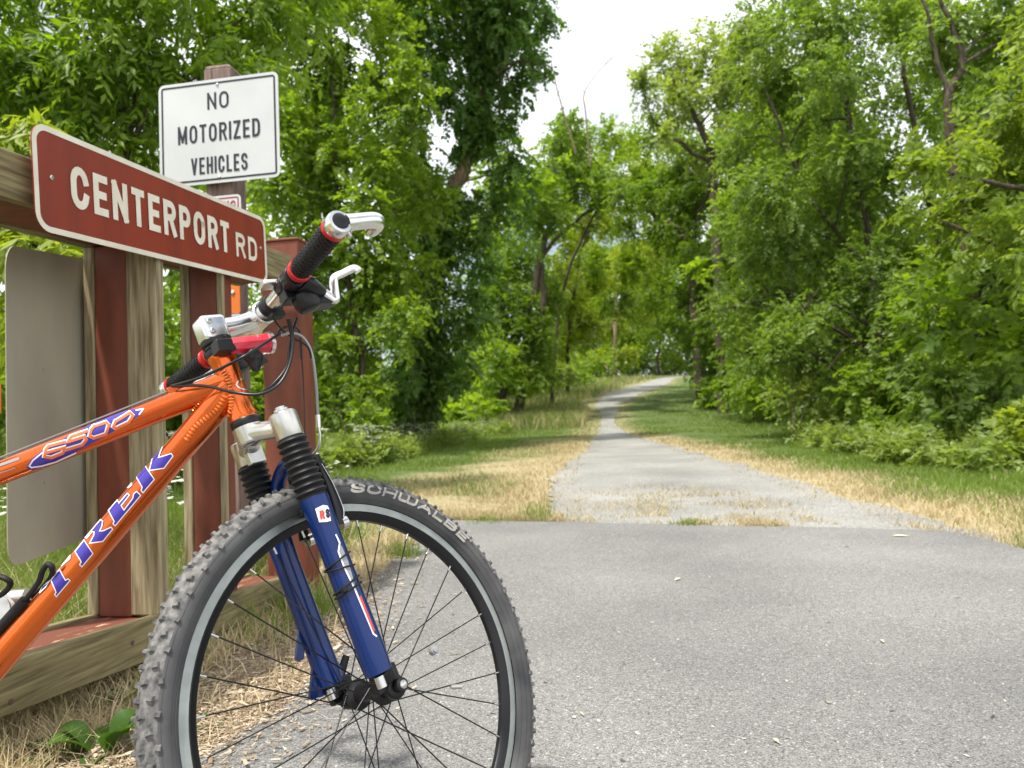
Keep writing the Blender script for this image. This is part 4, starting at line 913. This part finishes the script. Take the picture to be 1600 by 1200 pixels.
def tuft(px, hh, nb, label, seed, spread=.05, dryf=.2, wd=.004):
    r = np.random.default_rng(seed); p = gp(*px); k = nb; x = r.normal(0, spread, k); y = r.normal(0, spread, k); m = M['greengrass'] if dryf < .5 else M['drygrass']
    global rng; keep = rng; rng = r; o = blades('grass_tuft', p[0]+x, p[1]+y, np.zeros(k), r.uniform(.4, 1, k)*hh, np.full(k, wd), r.uniform(.1, .8, k), r.uniform(.3, 1, k), m, label); rng = keep
    o.data.transform(Matrix.Translation((-p[0], -p[1], 0))); o.location = (p[0], p[1], 0); del o['kind']; o['category'] = 'grass tuft'; return o
tuft((632, 874), .16, 160, 'small bright grass tuft at asphalt edge seen through the front wheel', 11, .05)
tuft((470, 965), .20, 170, 'leafy green clump at the foot of the end post behind the fork', 12, .09, wd=.006)
tuft((372, 1000), .17, 80, 'tall thin grass clump below the lower rail inside the wheel', 13, .11, wd=.004)
tuft((838, 815), .20, 120, 'wispy grass tuft on the road edge left of the trail mouth', 14, .07)
tuft((760, 818), .10, 140, 'low grass tuft on the road edge next to the tyre', 15, .08)
tuft((1075, 822), .07, 120, 'short green tuft on the road edge in the middle of the trail', 16, .05, wd=.006)
tuft((1180, 820), .06, 150, 'low straw tuft right of the middle of the trail mouth', 17, .12, .9, .005)
def fallen(px, l, label, colr, seed):
    r = random.Random(seed); p = gp(px[0], px[1], .016); a = r.uniform(0, 6.28); d = np.array([math.cos(a), math.sin(a), 0]); s = np.array([-d[1], d[0], 0]); g = G(); vs = []
    for t, k in zip(*leaf_shape()): vs += [d*l*(t-.5)-s*k*l*.14+UP*(.003+k*.003), d*l*(t-.5)+UP*.002, d*l*(t-.5)+s*k*l*.14+UP*(.003+k*.004)]
    g.add(vs, [(3*j+q, 3*j+q+1, 3*j+q+4, 3*j+q+3) for j in range(6) for q in (0, 1)]); o = g.build('fallen_leaf', colr, smooth=60); o.location = tuple(p); tag(o, label, 'leaf', 'leaves lying on the asphalt'); return o
ly1 = mat('yellowed_leaf', srgb(226, 222, 196), .8, c2=srgb(204, 198, 158), scale=30); ly2 = mat('pink_leaf', srgb(208, 160, 130), .8)
fallen((1059, 906), .05, 'pale yellow leaf on asphalt right of the tyre', ly1, 1); fallen((1408, 838), .09, 'pale leaf on asphalt near the right road edge', ly1, 2)
fallen((515, 1137), .018, 'tiny pinkish petal on asphalt below the hub', ly2, 3); fallen((1378, 1003), .03, 'small cream leaf on the right half of the asphalt', ly1, 4)
fallen((618, 1005), .03, 'cream leaf scrap on asphalt behind the fork leg', ly1, 5); fallen((1213, 1160), .025, 'cream leaf scrap on asphalt at the bottom of the picture', ly1, 6); fallen((908, 1117), .02, 'tiny pale leaf scrap on asphalt beside the tyre', ly1, 7)

# ------------------------------------------------------------------ trees and shrubs
LM = {
 'walnut': leafmat('compound_leaf', (.070, .140, .018), (.25, .36, .044), (1.7, 1.75, .45), .52),
 'maple': leafmat('maple_leaf', (.075, .145, .018), (.27, .37, .046), (1.7, 1.75, .45), .52),
 'ivy': leafmat('ivy_leaf', (.046, .108, .022), (.17, .275, .055), (1.5, 1.7, .55), .44),
 'dark': leafmat('dark_leaf', (.064, .122, .017), (.22, .31, .043), (1.6, 1.75, .5), .5),
 'bright': leafmat('young_leaf', (.13, .20, .020), (.33, .41, .050), (1.7, 1.6, .42), .52),
 'yellow': leafmat('yellow_green_leaf', (.105, .175, .026), (.30, .38, .060), (1.6, 1.6, .45), .5),
 'pale': leafmat('pale_leaf', (.14, .20, .048), (.34, .42, .12), (1.6, 1.6, .6), .5),
 'fine': leafmat('fine_leaf', (.072, .132, .028), (.25, .34, .075), (1.6, 1.7, .5), .5)}
DENS, BIG = 1.65, 1.2
def nv(a): return a/(np.linalg.norm(a, axis=-1, keepdims=True)+1e-9)
def leafcloud(blobs, ll, lw, cover, K=12, spray=.28, droop=.35, hollow=.35, ragged=.35, tmix=.5):
    """blobs: (centre, radius).  Leaf sprays fill each blob's volume; every leaf is a folded rhomb."""
    C = []; AX = []; TN = []
    cover = cover*DENS; ll = ll*BIG; lw = lw*BIG
    for c, r in blobs:
        r = r*1.12; n = max(8, int(cover*math.pi*r*r/(K*ll*lw*.5)))
        sub = rng.normal(0, 1, (9, 3)); sub = nv(sub)*rng.uniform(.3, .85, (9, 1))*r*np.array([1, 1, .9]); sr = r*rng.uniform(.30, .62, 9)
        i = rng.integers(0, 9, n); d = nv(rng.normal(0, 1, (n, 3))); rr = rng.uniform(hollow, 1, n)**.6*(1+rng.normal(0, ragged*.35, n))
        p = sub[i]+d*(sr[i]*rr)[:, None]
        C.append(np.asarray(c)+p); AX.append(nv(d+nv(p)*.6+rng.normal(0, .35, (n, 3))+np.array([0, 0, -droop])))
        TN.append(np.clip(rng.uniform(.0, 1, 9)[i]*.55+rng.uniform(0, .45, n), 0, 1))
    C = np.concatenate(C); AX = np.concatenate(AX); TN = np.concatenate(TN); n = len(C)
    b = nv(np.cross(AX, np.array([0, 0, 1.])+rng.normal(0, .25, (n, 3)))); u = nv(np.cross(b, AX)); u *= np.sign(u[:, 2:3]+1e-6)
    L_ = spray*rng.uniform(.6, 1.25, n)
    t = (np.arange(K)/(K-1)-.5)
    side = np.where(np.arange(K) % 2, 1., -1.)
    P = C[:, None]+AX[:, None]*(L_[:, None]*t)[..., None]+np.array([0, 0, -1.])*(droop*.5*L_[:, None]*(t+.5)**2)[..., None]
    D = nv(AX[:, None]*.55+b[:, None]*side[None, :, None]*.85+np.array([0, 0, -droop])+rng.normal(0, .33, (n, K, 3)))
    Un = nv(u[:, None]+rng.normal(0, .38, (n, K, 3))); Sd = nv(np.cross(D, Un)); Un = np.cross(Sd, D)
    s = rng.uniform(.5, 1.32, (n, K, 1)); l = ll*s; w = lw*s*.5
    v0 = P; v1 = P+D*l*.42+Sd*w+Un*w*.35; v2 = P+D*l; v3 = P+D*l*.42-Sd*w+Un*w*.35
    V = np.stack([v0, v1, v2, v3], 2).reshape(-1, 3); m = n*K
    o_ = (np.arange(m)*4)[:, None]; T = np.concatenate([o_+np.array([[0, 1, 2]]), o_+np.array([[0, 2, 3]])], 1).reshape(-1, 3)
    tone = np.repeat(np.clip(np.repeat(TN, K)*.75+rng.uniform(0, .25, m), 0, 1), 4)
    return V, T, tone
def wood(g, pts, r, wob=.0, n=9, k=5):
    P = smooth_path(pts, k)
    if wob: P = [p+rng.normal(0, wob, 3)*(0 if i in (0, len(P)-1) else 1) for i, p in enumerate(P)]
    g.tube(P, r, n)
NLEAF = [0]; TREE_N = [0]
def tree(name, label, cat, d, trunks, blobs, kind, ll, lw, cover, bark='bark', group=None, limbs=True, extra=None, **kw):
    """trunks: lists of (u, v, radius); blobs: (u, v, radius px[, extra depth])"""
    global rng
    TREE_N[0] += 1; rng = np.random.default_rng(100+TREE_N[0])
    ts = []
    for tr in trunks:
        P = []
        for i, q in enumerate(tr):
            dd_ = d+(q[3] if len(q) > 3 else 0); p = at(q[0], q[1], dd_)
            if i == 0 and q[1] > 540: p[2] = zg(p[1])-.05
            P.append(p)
        ts.append((P, [q[2] for q in tr]))
    if not ts:
        c = at(blobs[0][0], blobs[0][1], d); c[2] = zg(c[1]); root_p = c
    else: root_p = ts[0][0][0].copy()
    root = empty(name, root_p, label, cat, group); ro = root_p
    g = G(); mids = []
    for P, r in ts:
        wood(g, P, r, .012*d/10); Q = smooth_path(P, 5); mids += [(q, rr) for q, rr in zip(Q, np.interp(np.linspace(0, 1, len(Q)), np.linspace(0, 1, len(r)), r))]
    BL = []
    for q in blobs:
        dd_ = d+(q[3] if len(q) > 3 else rng.uniform(-.06, .10)*d); c = at(q[0], q[1], dd_); r = q[2]/F*dd_
        c[2] = max(c[2], zg(c[1])+r*.45); BL.append((c, r))
        low = root_p+np.array([0, 0, .05])
        if limbs == 'none': continue
        if mids and limbs:
            cand = [m for m in mids if m[0][2] < c[2]-.15*r] or mids[:1]
            a, ra = min(cand, key=lambda m: np.linalg.norm(m[0]-c)+.5*abs((c[2]-m[0][2])-.5*np.linalg.norm(m[0][:2]-c[:2])))
        else: a, ra = low, .02*r+.008
        dist = np.linalg.norm(c-a); r0 = min(ra*.6, .012+.022*dist*.6); mid = (a+c)/2+np.array([0, 0, .10*dist])+rng.normal(0, .05*dist, 3)
        wood(g, [a, mid, c], [r0, r0*.7, r0*.35], 0, 6)
        for _ in range(5):
            e = c+nv(rng.normal(0, 1, 3))*r*rng.uniform(.5, .95); s_ = mid+(c-mid)*rng.uniform(.2, 1); wood(g, [s_, (s_+e)/2+rng.normal(0, .08*r, 3), e], [r0*.4, r0*.25, r0*.1+.002], 0, 5, 3)
    g.v = [tuple(np.array(p)-ro) for p in g.v]; g.build('trunk', M[bark], root, 60)
    V, T, tone = leafcloud(BL, ll, lw, cover, **kw)
    if extra is not None:
        V2, T2, t2 = extra(); T = np.concatenate([T, T2+len(V)]); V = np.concatenate([V, V2]); tone = np.concatenate([tone, t2])
    NLEAF[0] += len(T)//2
    ok_ = V[:, 2].reshape(-1, 4).min(1) > -.02                       # nothing below the soil
    fastmesh('crown', V-ro, T, LM[kind], root, tone); return root
def shrub(name, label, d, blobs, kind, ll, lw, cover, **kw): return tree(name, label, 'shrub', d, [], blobs, kind, ll, lw, cover, limbs=False, **kw)

# left side, near to far
tree('sapling', 'yellow-green sapling with long drooping leaflets rising behind the bare sign back', 'tree', 4.0, [[(62, 800, .022), (58, 480, .018), (48, 250, .010)], [(62, 700, .014), (110, 430, .008)]],
     [(22, 200, 42), (72, 275, 42), (8, 280, 50), (25, 365, 48), (90, 395, 45), (150, 400, 36), (60, 330, 40), (-50, 320, 70), (45, 480, 60), (130, 520, 50)], 'bright', .085, .026, 1.9, spray=.24, droop=.55, K=12)
tree('compound_leaf_tree', 'spreading tree with drooping compound leaves over the CENTERPORT RD sign', 'tree', 6.6,
     [[(212, 690, .055), (203, 420, .048), (196, 235, .040), (190, 120, .028), (170, -40, .02)], [(200, 262, .026), (235, 165, .022), (300, 110, .018), (378, 28, .012), (420, -40, .008)], [(196, 240, .022), (212, 150, .018), (232, 30, .014), (240, -60, .01)], [(150, 260, .010), (120, 150, .009), (140, 40, .007)]],
     [(45, 70, 110), (150, 80, 105), (100, 150, 90), (235, 75, 95), (330, 60, 85), (390, 110, 60), (200, 165, 70), (290, 140, 60), (120, 230, 80), (30, 150, 80), (215, 260, 60), (250, 330, 60), (330, 420, 55), (430, 40, 70), (100, -70, 150), (280, -80, 150), (-70, 60, 140), (-60, 200, 110), (460, -50, 90), (180, 330, 70)], 'walnut', .105, .034, 1.75, spray=.36, droop=.6, K=13)
tree('maple_tree', 'light green leafy maple standing behind the handlebar and white sign', 'tree', 15,
     [[(572, 650, .07), (563, 560, .065), (548, 470, .055), (530, 330, .045), (520, 180, .03), (510, 20, .02)], [(550, 480, .03), (600, 480, .028), (660, 470, .02)]],
     [(470, 95, 80), (550, 50, 90), (530, 160, 80), (610, 175, 65), (640, 95, 34, -.8), (600, 120, 50), (500, 240, 85), (590, 270, 80), (480, 330, 75), (570, 350, 80), (640, 330, 65), (500, 420, 75), (590, 430, 75), (470, 480, 70), (540, 520, 60), (500, 560, 50), (620, 500, 50), (640, 430, 55), (430, 180, 60), (560, -70, 120), (450, -60, 90), (430, 280, 50), (400, 400, 60)], 'maple', .10, .068, 1.75, spray=.42, droop=.35)
T3 = [(640, 655, .26), (652, 540, .24), (672, 430, .22), (706, 305, .20), (735, 232, .185), (752, 110, .15), (772, -60, .12), (782, -200, .08)]
def ivy():
    P = smooth_path([at(u, v, 18.5) for u, v, r in T3], 10); B_ = []
    for i, p in enumerate(P):
        if .41 < i/len(P) < .55: continue
        B_ += [(p+rng.normal(0, .16, 3), .42), (p+rng.normal(0, .16, 3)+np.array([0, -.2, 0]), .34)]
    return leafcloud(B_, .095, .085, 1.9, spray=.3, droop=.9)
tree('ivy_covered_tree', 'tall leaning tree whose trunk is wrapped in dark ivy', 'tree', 18.5, [T3, [(748, 150, .07), (790, 90, .05), (810, 20, .03)], [(672, 430, .05), (650, 300, .04), (640, 100, .03)], [(752, 110, .05), (700, 30, .03)]],
     [(690, 55, 80), (760, 25, 75), (800, 120, 55), (655, 160, 62), (690, 150, 55), (655, 50, 60), (640, 250, 55), (665, 320, 60), (770, 190, 50), (820, 60, 48), (790, 270, 50), (700, 400, 65), (620, 360, 60), (640, 480, 70), (720, 480, 55), (680, 560, 60), (770, 340, 55), (800, -60, 90), (700, -80, 110), (620, -40, 80), (610, 590, 50), (850, 25, 30), (845, 100, 26), (600, 20, 40)], 'ivy', .10, .075, 1.9, extra=ivy, spray=.36, droop=.6, bark='barkpale')
tree('twin_trunk_tree', 'dark tree with two leaning trunks at the left edge of the trail', 'tree', 42,
     [[(776, 640, .30), (795, 560, .27), (826, 480, .25), (845, 405, .2), (862, 330, .14)], [(806, 640, .30), (830, 560, .26), (848, 490, .22), (846, 410, .14)], [(846, 405, .13), (880, 362, .11), (925, 330, .09), (975, 300, .05)]],
     [(800, 420, 55), (765, 490, 60), (835, 330, 60), (870, 265, 52), (730, 550, 48), (775, 575, 42), (860, 470, 34), (715, 600, 42), (880, 215, 45), (910, 300, 42), (800, 500, 46), (940, 270, 38), (760, 420, 50), (740, 620, 36), (835, 520, 38), (845, 585, 20), (790, 560, 36), (828, 555, 32), (852, 550, 24), (760, 545, 40), (790, 300, 50), (970, 300, 30)], 'dark', .17, .115, 1.8, spray=.7, droop=.35)
tree('roadside_tree', 'sunlit bright green tree left of the bend in the trail', 'tree', 60, [[(886, 612, .16), (890, 500, .14), (908, 400, .1), (935, 280, .06)]],
     [(890, 480, 40), (915, 430, 42), (880, 540, 34), (900, 385, 40), (930, 500, 38), (930, 350, 44), (905, 330, 36), (960, 330, 36), (935, 265, 34), (900, 240, 34), (1000, 280, 30), (965, 225, 28), (875, 430, 34)], 'bright', .2, .14, 1.7, spray=.8, droop=.3)
tree('roadside_tree', 'pale-trunked bright tree farthest along the left of the trail', 'tree', 90, [[(961, 590, .20), (962, 500, .17), (965, 420, .12), (980, 330, .06)]],
     [(960, 425, 42), (1000, 480, 40), (1000, 395, 38), (955, 505, 34), (975, 550, 26), (1010, 330, 36), (1030, 270, 34), (990, 240, 26), (1040, 380, 34), (930, 560, 24)], 'bright', .26, .18, 1.7, spray=1.1, droop=.3, bark='barkpale')
tree('roadside_tree', 'green tree closing the view where the trail bends out of sight', 'tree', 115, [[(1030, 590, .22), (1030, 500, .18), (1035, 400, .1)]],
     [(1030, 520, 34), (1040, 455, 36), (1000, 540, 24), (1080, 545, 30), (1060, 575, 20), (1095, 580, 24), (1060, 390, 40), (1020, 400, 34), (1050, 560, 22), (990, 575, 18), (1075, 480, 36), (1050, 300, 36), (1015, 470, 28)], 'maple', .32, .22, 1.7, spray=1.2, droop=.3)
tree('roadside_tree', 'pale sunlit crown arching over the trail under the white sky', 'tree', 50, [[(862, 618, .13), (874, 480, .11), (915, 360, .09), (975, 270, .05)]],
     [(900, 235, 38), (950, 212, 34), (1000, 222, 36), (1040, 212, 36), (920, 280, 40), (978, 285, 40), (1030, 285, 42), (1062, 250, 38), (1000, 350, 40), (1050, 340, 40), (985, 420, 38), (1010, 455, 38), (1085, 300, 40), (1070, 400, 40), (880, 215, 30), (960, 470, 36), (1100, 480, 36), (1060, 500, 34), (925, 420, 34)], 'maple', .19, .13, 1.6, limbs='none', spray=.8, droop=.3, ragged=.5)
# right side
tree('arching_tree', 'dark tree with an arching bare limb at the right of the trail bend', 'tree', 46, [[(1094, 622, .3), (1088, 520, .27), (1082, 440, .25), (1079, 388, .24), (1050, 352, .18), (1010, 330, .1)], [(1079, 390, .16), (1098, 320, .12), (1120, 240, .08)], [(1130, 615, .1), (1138, 560, .09), (1110, 470, .06)]],
     [(1060, 320, 46), (1112, 300, 55), (1128, 390, 58), (1130, 470, 58), (1066, 470, 28), (1150, 540, 46), (1045, 265, 40), (1020, 300, 34), (1095, 545, 42), (1140, 330, 50), (1088, 400, 36), (1062, 380, 28), (1078, 350, 30), (1095, 450, 36), (1030, 360, 26), (1100, 230, 44), (1160, 430, 50), (1090, 540, 22)], 'dark', .18, .12, 1.8, spray=.75, droop=.35)
tree('pale_crowned_tree', 'tall airy tree with pale yellowish crown against the white sky', 'tree', 40, [[(1128, 600, .3), (1122, 420, .26), (1112, 250, .2), (1080, 170, .12), (1050, 120, .06)], [(1112, 255, .12), (1060, 225, .08), (1020, 190, .04)], [(1115, 270, .14), (1150, 130, .08)]],
     [(1045, 110, 46), (1095, 85, 46), (1022, 165, 30), (1110, 150, 48), (1070, 180, 38), (1150, 70, 50), (1040, 215, 24), (1130, 220, 45), (1000, 120, 20), (1090, 250, 36), (1160, 170, 40), (1005, 135, 26), (1075, 130, 42), (1140, 110, 48), (1180, 120, 50), (1060, 150, 36)], 'pale', .19, .12, 1.5, spray=.8, droop=.3, ragged=.5)
tree('fine_leaved_tree', 'large fine-leaved tree with slender dark stems filling the right middle', 'tree', 15.5, [[(1392, 640, .13), (1379, 540, .11), (1364, 420, .09), (1330, 220, .07), (1310, 60, .05), (1298, -100, .03)], [(1480, 640, .12), (1479, 540, .11), (1476, 440, .1), (1440, 250, .06), (1400, 60, .04)], [(1364, 430, .05), (1260, 300, .04), (1200, 150, .025)]],
     [(1190, 140, 72), (1260, 60, 85), (1350, 60, 95), (1290, 190, 95), (1215, 270, 80), (1340, 320, 95), (1245, 400, 90), (1340, 470, 90), (1190, 370, 62), (1430, 170, 80), (1275, 530, 70), (1195, 460, 58), (1260, -90, 120), (1400, -80, 120), (1420, 390, 75), (1185, 50, 50), (1420, 500, 70), (1400, 280, 80), (1150, 220, 46), (1165, 550, 48), (1330, 250, 60, -2), (1365, 430, 62, -2), (1385, 545, 52, -2), (1300, 110, 62, -2), (1478, 470, 52, -2), (1470, 250, 60, -1), (1250, 490, 60, -1.5), (1205, 545, 46, -1.5), (1140, 480, 40, 1), (1310, 600, 40, -1)], 'fine', .066, .048, 1.4, spray=.34, droop=.3, ragged=.5)
tree('forked_tree', 'tree with a dark forked limb in the top right corner', 'tree', 11, [[(1545, 690, .10), (1535, 540, .09), (1500, 330, .075), (1484, 205, .065), (1482, 150, .06), (1503, 100, .045), (1490, 45, .035), (1462, -20, .025)], [(1482, 152, .035), (1462, 80, .03), (1440, -10, .02)]],
     [(1520, 20, 70), (1570, 60, 80), (1450, 70, 55), (1590, 150, 70), (1520, 120, 45), (1540, -90, 130), (1540, 470, 85), (1480, 540, 70), (1590, 540, 80), (1430, 570, 48), (1550, 390, 75), (1640, 420, 100), (1660, 80, 100), (1440, 480, 55)], 'fine', .085, .055, 1.6, spray=.34, droop=.45)
tree('bright_boughed_tree', 'yellow-green leafy boughs reaching in from the right edge', 'tree', 8.2, [[(1720, 760, .12), (1710, 500, .10), (1690, 300, .08), (1660, 100, .05)], [(1700, 400, .05), (1620, 310, .035), (1500, 275, .02), (1420, 265, .01)], [(1705, 450, .04), (1600, 400, .025), (1480, 350, .012)]],
     [(1440, 265, 40), (1495, 240, 46), (1555, 215, 52), (1500, 315, 44), (1565, 300, 60), (1415, 325, 26), (1615, 260, 80), (1640, 170, 80), (1590, 370, 70), (1470, 345, 34), (1680, 350, 110), (1680, 60, 120), (1530, 365, 40)], 'yellow', .085, .042, 1.7, spray=.34, droop=.4)
tree('backing_tree', 'dark green tree deep in the shade behind the right-hand stems', 'tree', 21, [[(1560, 640, .16), (1550, 400, .13), (1530, 100, .08)]],
     [(1560, 480, 90), (1450, 480, 75), (1620, 350, 100), (1500, 330, 90), (1500, 150, 100), (1600, 50, 110), (1380, 400, 75), (1640, 580, 80), (1480, 600, 50), (1400, 560, 60), (1400, 20, 80), (1560, 590, 50)], 'dark', .12, .08, 1.5, spray=.5, droop=.3)
tree('backing_tree', 'mid green tree filling the gap left of the slender dark stems', 'tree', 27, [[(1230, 620, .18), (1235, 400, .15), (1250, 200, .1)]],
     [(1240, 300, 80), (1160, 340, 60), (1300, 400, 80), (1220, 470, 70), (1300, 200, 80), (1180, 520, 55), (1280, 560, 55), (1350, 300, 80), (1210, 190, 50), (1350, 560, 50), (1180, 420, 60)], 'maple', .14, .1, 1.6, spray=.55, droop=.3)
# shrubs
shrub('shrub', 'bright green bush behind the brake cable left of the weeds', 13.2, [(552, 605, 40), (590, 620, 30), (515, 630, 36), (570, 640, 34)], 'maple', .085, .06, 2.2, spray=.28)
shrub('shrub', 'low dark bush under the ivy-covered tree', 17, [(665, 620, 36), (630, 605, 34), (700, 600, 36)], 'ivy', .09, .07, 2, spray=.3)
shrub('shrub', 'shaded bush hugging the twin trunks', 41, [(735, 620, 26), (748, 600, 24), (700, 620, 30)], 'dark', .16, .11, 2, spray=.5)
shrub('shrub', 'grey-green bush beyond the twin trunks by the far meadow', 48, [(855, 585, 20), (880, 575, 24), (840, 565, 20)], 'pale', .15, .1, 2, spray=.5)
shrub('shrub', 'pale frothy bush in front of the right-hand trees', 15, [(1240, 630, 38), (1285, 622, 40), (1325, 648, 34), (1260, 590, 36)], 'pale', .075, .045, 2, spray=.26)
shrub('shrub', 'rounded dark green bush below the slender dark stems', 11.5, [(1380, 630, 50), (1430, 655, 42), (1345, 600, 40), (1410, 600, 44), (1355, 665, 30)], 'maple', .075, .05, 2, spray=.26)
shrub('shrub', 'wide bush on the right at the foot of the forked tree', 9, [(1500, 640, 60), (1555, 610, 60), (1460, 680, 36), (1530, 690, 36), (1480, 600, 46)], 'fine', .08, .05, 2, spray=.28)
shrub('shrub', 'yellow-green bush at the right edge of the picture', 7.6, [(1592, 690, 34), (1630, 670, 50), (1580, 655, 26)], 'bright', .07, .04, 2, spray=.22)
shrub('shrub', 'dense dark bush wrapped round the foot of the arching tree', 44, [(1108, 594, 24), (1106, 565, 22), (1130, 585, 30), (1106, 548, 28), (1130, 560, 28), (1098, 530, 18), (1096, 505, 20), (1145, 600, 28), (1118, 612, 22)], 'dark', .17, .12, 2.2, spray=.6)
shrub('shrub', 'low tangled bush beside the arching tree', 32, [(1175, 605, 34), (1140, 600, 30), (1205, 590, 34), (1205, 620, 28), (1180, 632, 24)], 'dark', .13, .09, 2.2, spray=.45)
# far woods behind everything
rng = np.random.default_rng(71)
BLF = []
for _ in range(260):
    side = rng.uniform(0, 1)
    if side < .52: u = rng.uniform(-500, 860); v = rng.uniform(150 if u < 600 else 250, 600)
    else: u = rng.uniform(1130, 2200); v = rng.uniform(120, 590)
    d = rng.uniform(30, 60); c = at(u, v, d); r = rng.uniform(40, 75)/F*d; c[2] = max(c[2], zg(d)+r*.6); BLF.append((c, r))
for _ in range(75):
    u = rng.uniform(840, 1180); d = rng.uniform(115, 150); c = at(u, rng.uniform(400, 575), d); r = rng.uniform(30, 45)/F*d; c[2] = max(c[2], zg(d)+r*.6); BLF.append((c, r))
for _ in range(70):
    d = rng.uniform(42, 100); l_ = rng.uniform() < .6; r = rng.uniform(1.4, 3); X_ = XL(np.array([d]))[0]-1.5-1.75*r-rng.uniform(0, 12) if l_ else XR(np.array([d]))[0]+1+1.8*r+rng.uniform(0, 10); BLF.append((np.array([X_, d, zg(d)+r*.7]), r))
for _ in range(120):       # low undergrowth inside the wood
    s_ = 1 if rng.uniform() < .5 else -1; d = rng.uniform(18, 45); X_ = (XL(np.array([d]))[0]-rng.uniform(5, 16)) if s_ < 0 else (XR(np.array([d]))[0]+rng.uniform(5.5, 20)); r = rng.uniform(.6, 1.5); BLF.append((np.array([X_, d, zg(d)+r*.6]), r))
BLF2 = []
V, T, tone = leafcloud(BLF, .26, .18, 1.0, spray=.8, droop=.3); NLEAF[0] += len(T)//2
o = fastmesh('far_wood', V, T, LM['maple'], None, tone); tag(o, 'mass of distant green woodland behind the nearer trees', kind='stuff')
# weeds along the left wood edge, with white flower heads
def strip(n, wdt):
    e = np.array([(-3.9, 7.6), (-3.4, 9.4), (-2.75, 11.2), (-2.1, 12.2), (-1.95, 15), (-1.65, 19.5), (-.9, 25), (-.1, 30)]); t = rng.uniform(0, len(e)-1.001, n); i = t.astype(int); f = (t-i)[:, None]
    p = e[i]*(1-f)+e[i+1]*f; off = rng.uniform(0, 1, n)**1.2*wdt; return p[:, 0]-off, p[:, 1]+off*.35, off
rng = np.random.default_rng(72)
xs_, ys_, of_ = strip(430, 3.0); BLW = []
for _ in range(90):
    d = rng.uniform(7, 22); r = rng.uniform(.5, 1.2); BLF2.append((np.array([np.interp(d, [7, 13.5, 22], [-4.9, -3.3, -2.6])-1.6-rng.uniform(0, 7), d, r*.8+rng.uniform(0, 1.6)]), r))
for _ in range(80):
    d = rng.uniform(9, 30); r = rng.uniform(.6, 1.3); BLF2.append((np.array([np.interp(d, [9, 15, 22, 30], [6.2, 7.6, 8.0, 9.0])+rng.uniform(0, 5), d, rng.uniform(.5, 3.4)]), r))
V, T, tone = leafcloud(BLF2, .11, .08, 1.3, spray=.4, droop=.3)
o = fastmesh('undergrowth', V, T, LM['maple'], None, tone); tag(o, 'leafy undergrowth filling the wood behind the weeds', kind='stuff')
for a, b_, q in zip(xs_, ys_, of_):
    r = .17+.10*rng.uniform()+.05*q; BLW.append((np.array([a, b_, zg(b_)+r*.75]), r))
for k in range(120):
    d = rng.uniform(7, 15); a = 4.3+rng.uniform(0, 1)*2.2+max(0, d-9)*.18; r = rng.uniform(.14, .26); BLW.append((np.array([a, d, r*.7]), r))
V, T, tone = leafcloud(BLW, .075, .032, 1.7, K=10, spray=.22, droop=.1); NLEAF[0] += len(T)//2
o = fastmesh('meadow_weeds', V, T, LM['pale'], None, tone); tag(o, 'tall leafy weeds along the edges of the woods', kind='stuff')
xs_, ys_, of_ = strip(4200, 2.2); m_ = sample_noise(xs_, ys_, 1.1, 21) > .46; xs_, ys_ = xs_[m_], ys_[m_]
xa = rng.uniform(-2.6, -1.35, 160); ya = rng.uniform(3.3, 6.2, 160); xs_ = np.concatenate([xs_, xa]); ys_ = np.concatenate([ys_, ya]); k = len(xs_)
zs = zg(ys_)+.34+.36*rng.uniform(0, 1, k)**1.4-.010*np.maximum(ys_-12, 0); J = 7; px_ = (xs_[:, None]+rng.normal(0, .022, (k, J))); py_ = ys_[:, None]+rng.normal(0, .022, (k, J)); pz_ = zs[:, None]+rng.normal(0, .006, (k, J)); a = rng.uniform(0, 6.28, (k, J)); s_ = .017
V = np.stack([np.stack([px_+s_*np.cos(a+q), py_+s_*np.sin(a+q), pz_+.004*(q > 3)], -1) for q in (0, 1.57, 3.14, 4.71)], 2).reshape(-1, 3)
fw_ = mat('white_flower', (.62, .63, .52), .8); o = fastmesh('wild_flowers', V, np.arange(k*J*4).reshape(-1, 4), fw_); tag(o, 'white flower heads scattered among the weeds', kind='stuff')
gS = blades('flower_stems', xs_, ys_, zg(ys_), zs-zg(ys_), np.full(k, .006), np.full(k, .03), rng.uniform(.2, .8, k), M['greengrass'], 'thin green stems under the white flower heads')
# bare dead branches sticking up into the sky gap, and dead sticks on the right
def sticks(name, d, paths, label, m='twig', cat='branch'):
    P0 = at(*paths[0][0][:2], d); o = empty(name, P0, label, cat); g = G()
    for p in paths: wood(g, [at(q[0], q[1], d)-P0 for q in p], [p[0][2], p[-1][2]], 0, 7)
    g.build('branch', M[m], o, 60)
sticks('dead_treetop', 40, [[(922, 260, .05), (915, 176, .045), (913, 146, .04), (935, 112, .03), (983, 66, .012)], [(913, 148, .02), (908, 120, .012)], [(935, 112, .018), (962, 82, .008)], [(870, 150, .02), (893, 112, .012), (915, 92, .008)], [(900, 240, .05), (868, 130, .03), (872, 118, .02)]], 'bare grey dead treetop against the white sky above the trail', 'twig', 'tree')
sticks('dead_branch', 14, [[(1298, 572, .025), (1312, 553, .02), (1322, 543, .012)]], 'short broken pale stick among the right-hand bushes')
sticks('dead_branch', 43, [[(1150, 622, .05), (1140, 585, .045), (1132, 560, .03)]], 'leaning pale dead stem beside the arching tree')
print('leaves', NLEAF[0])
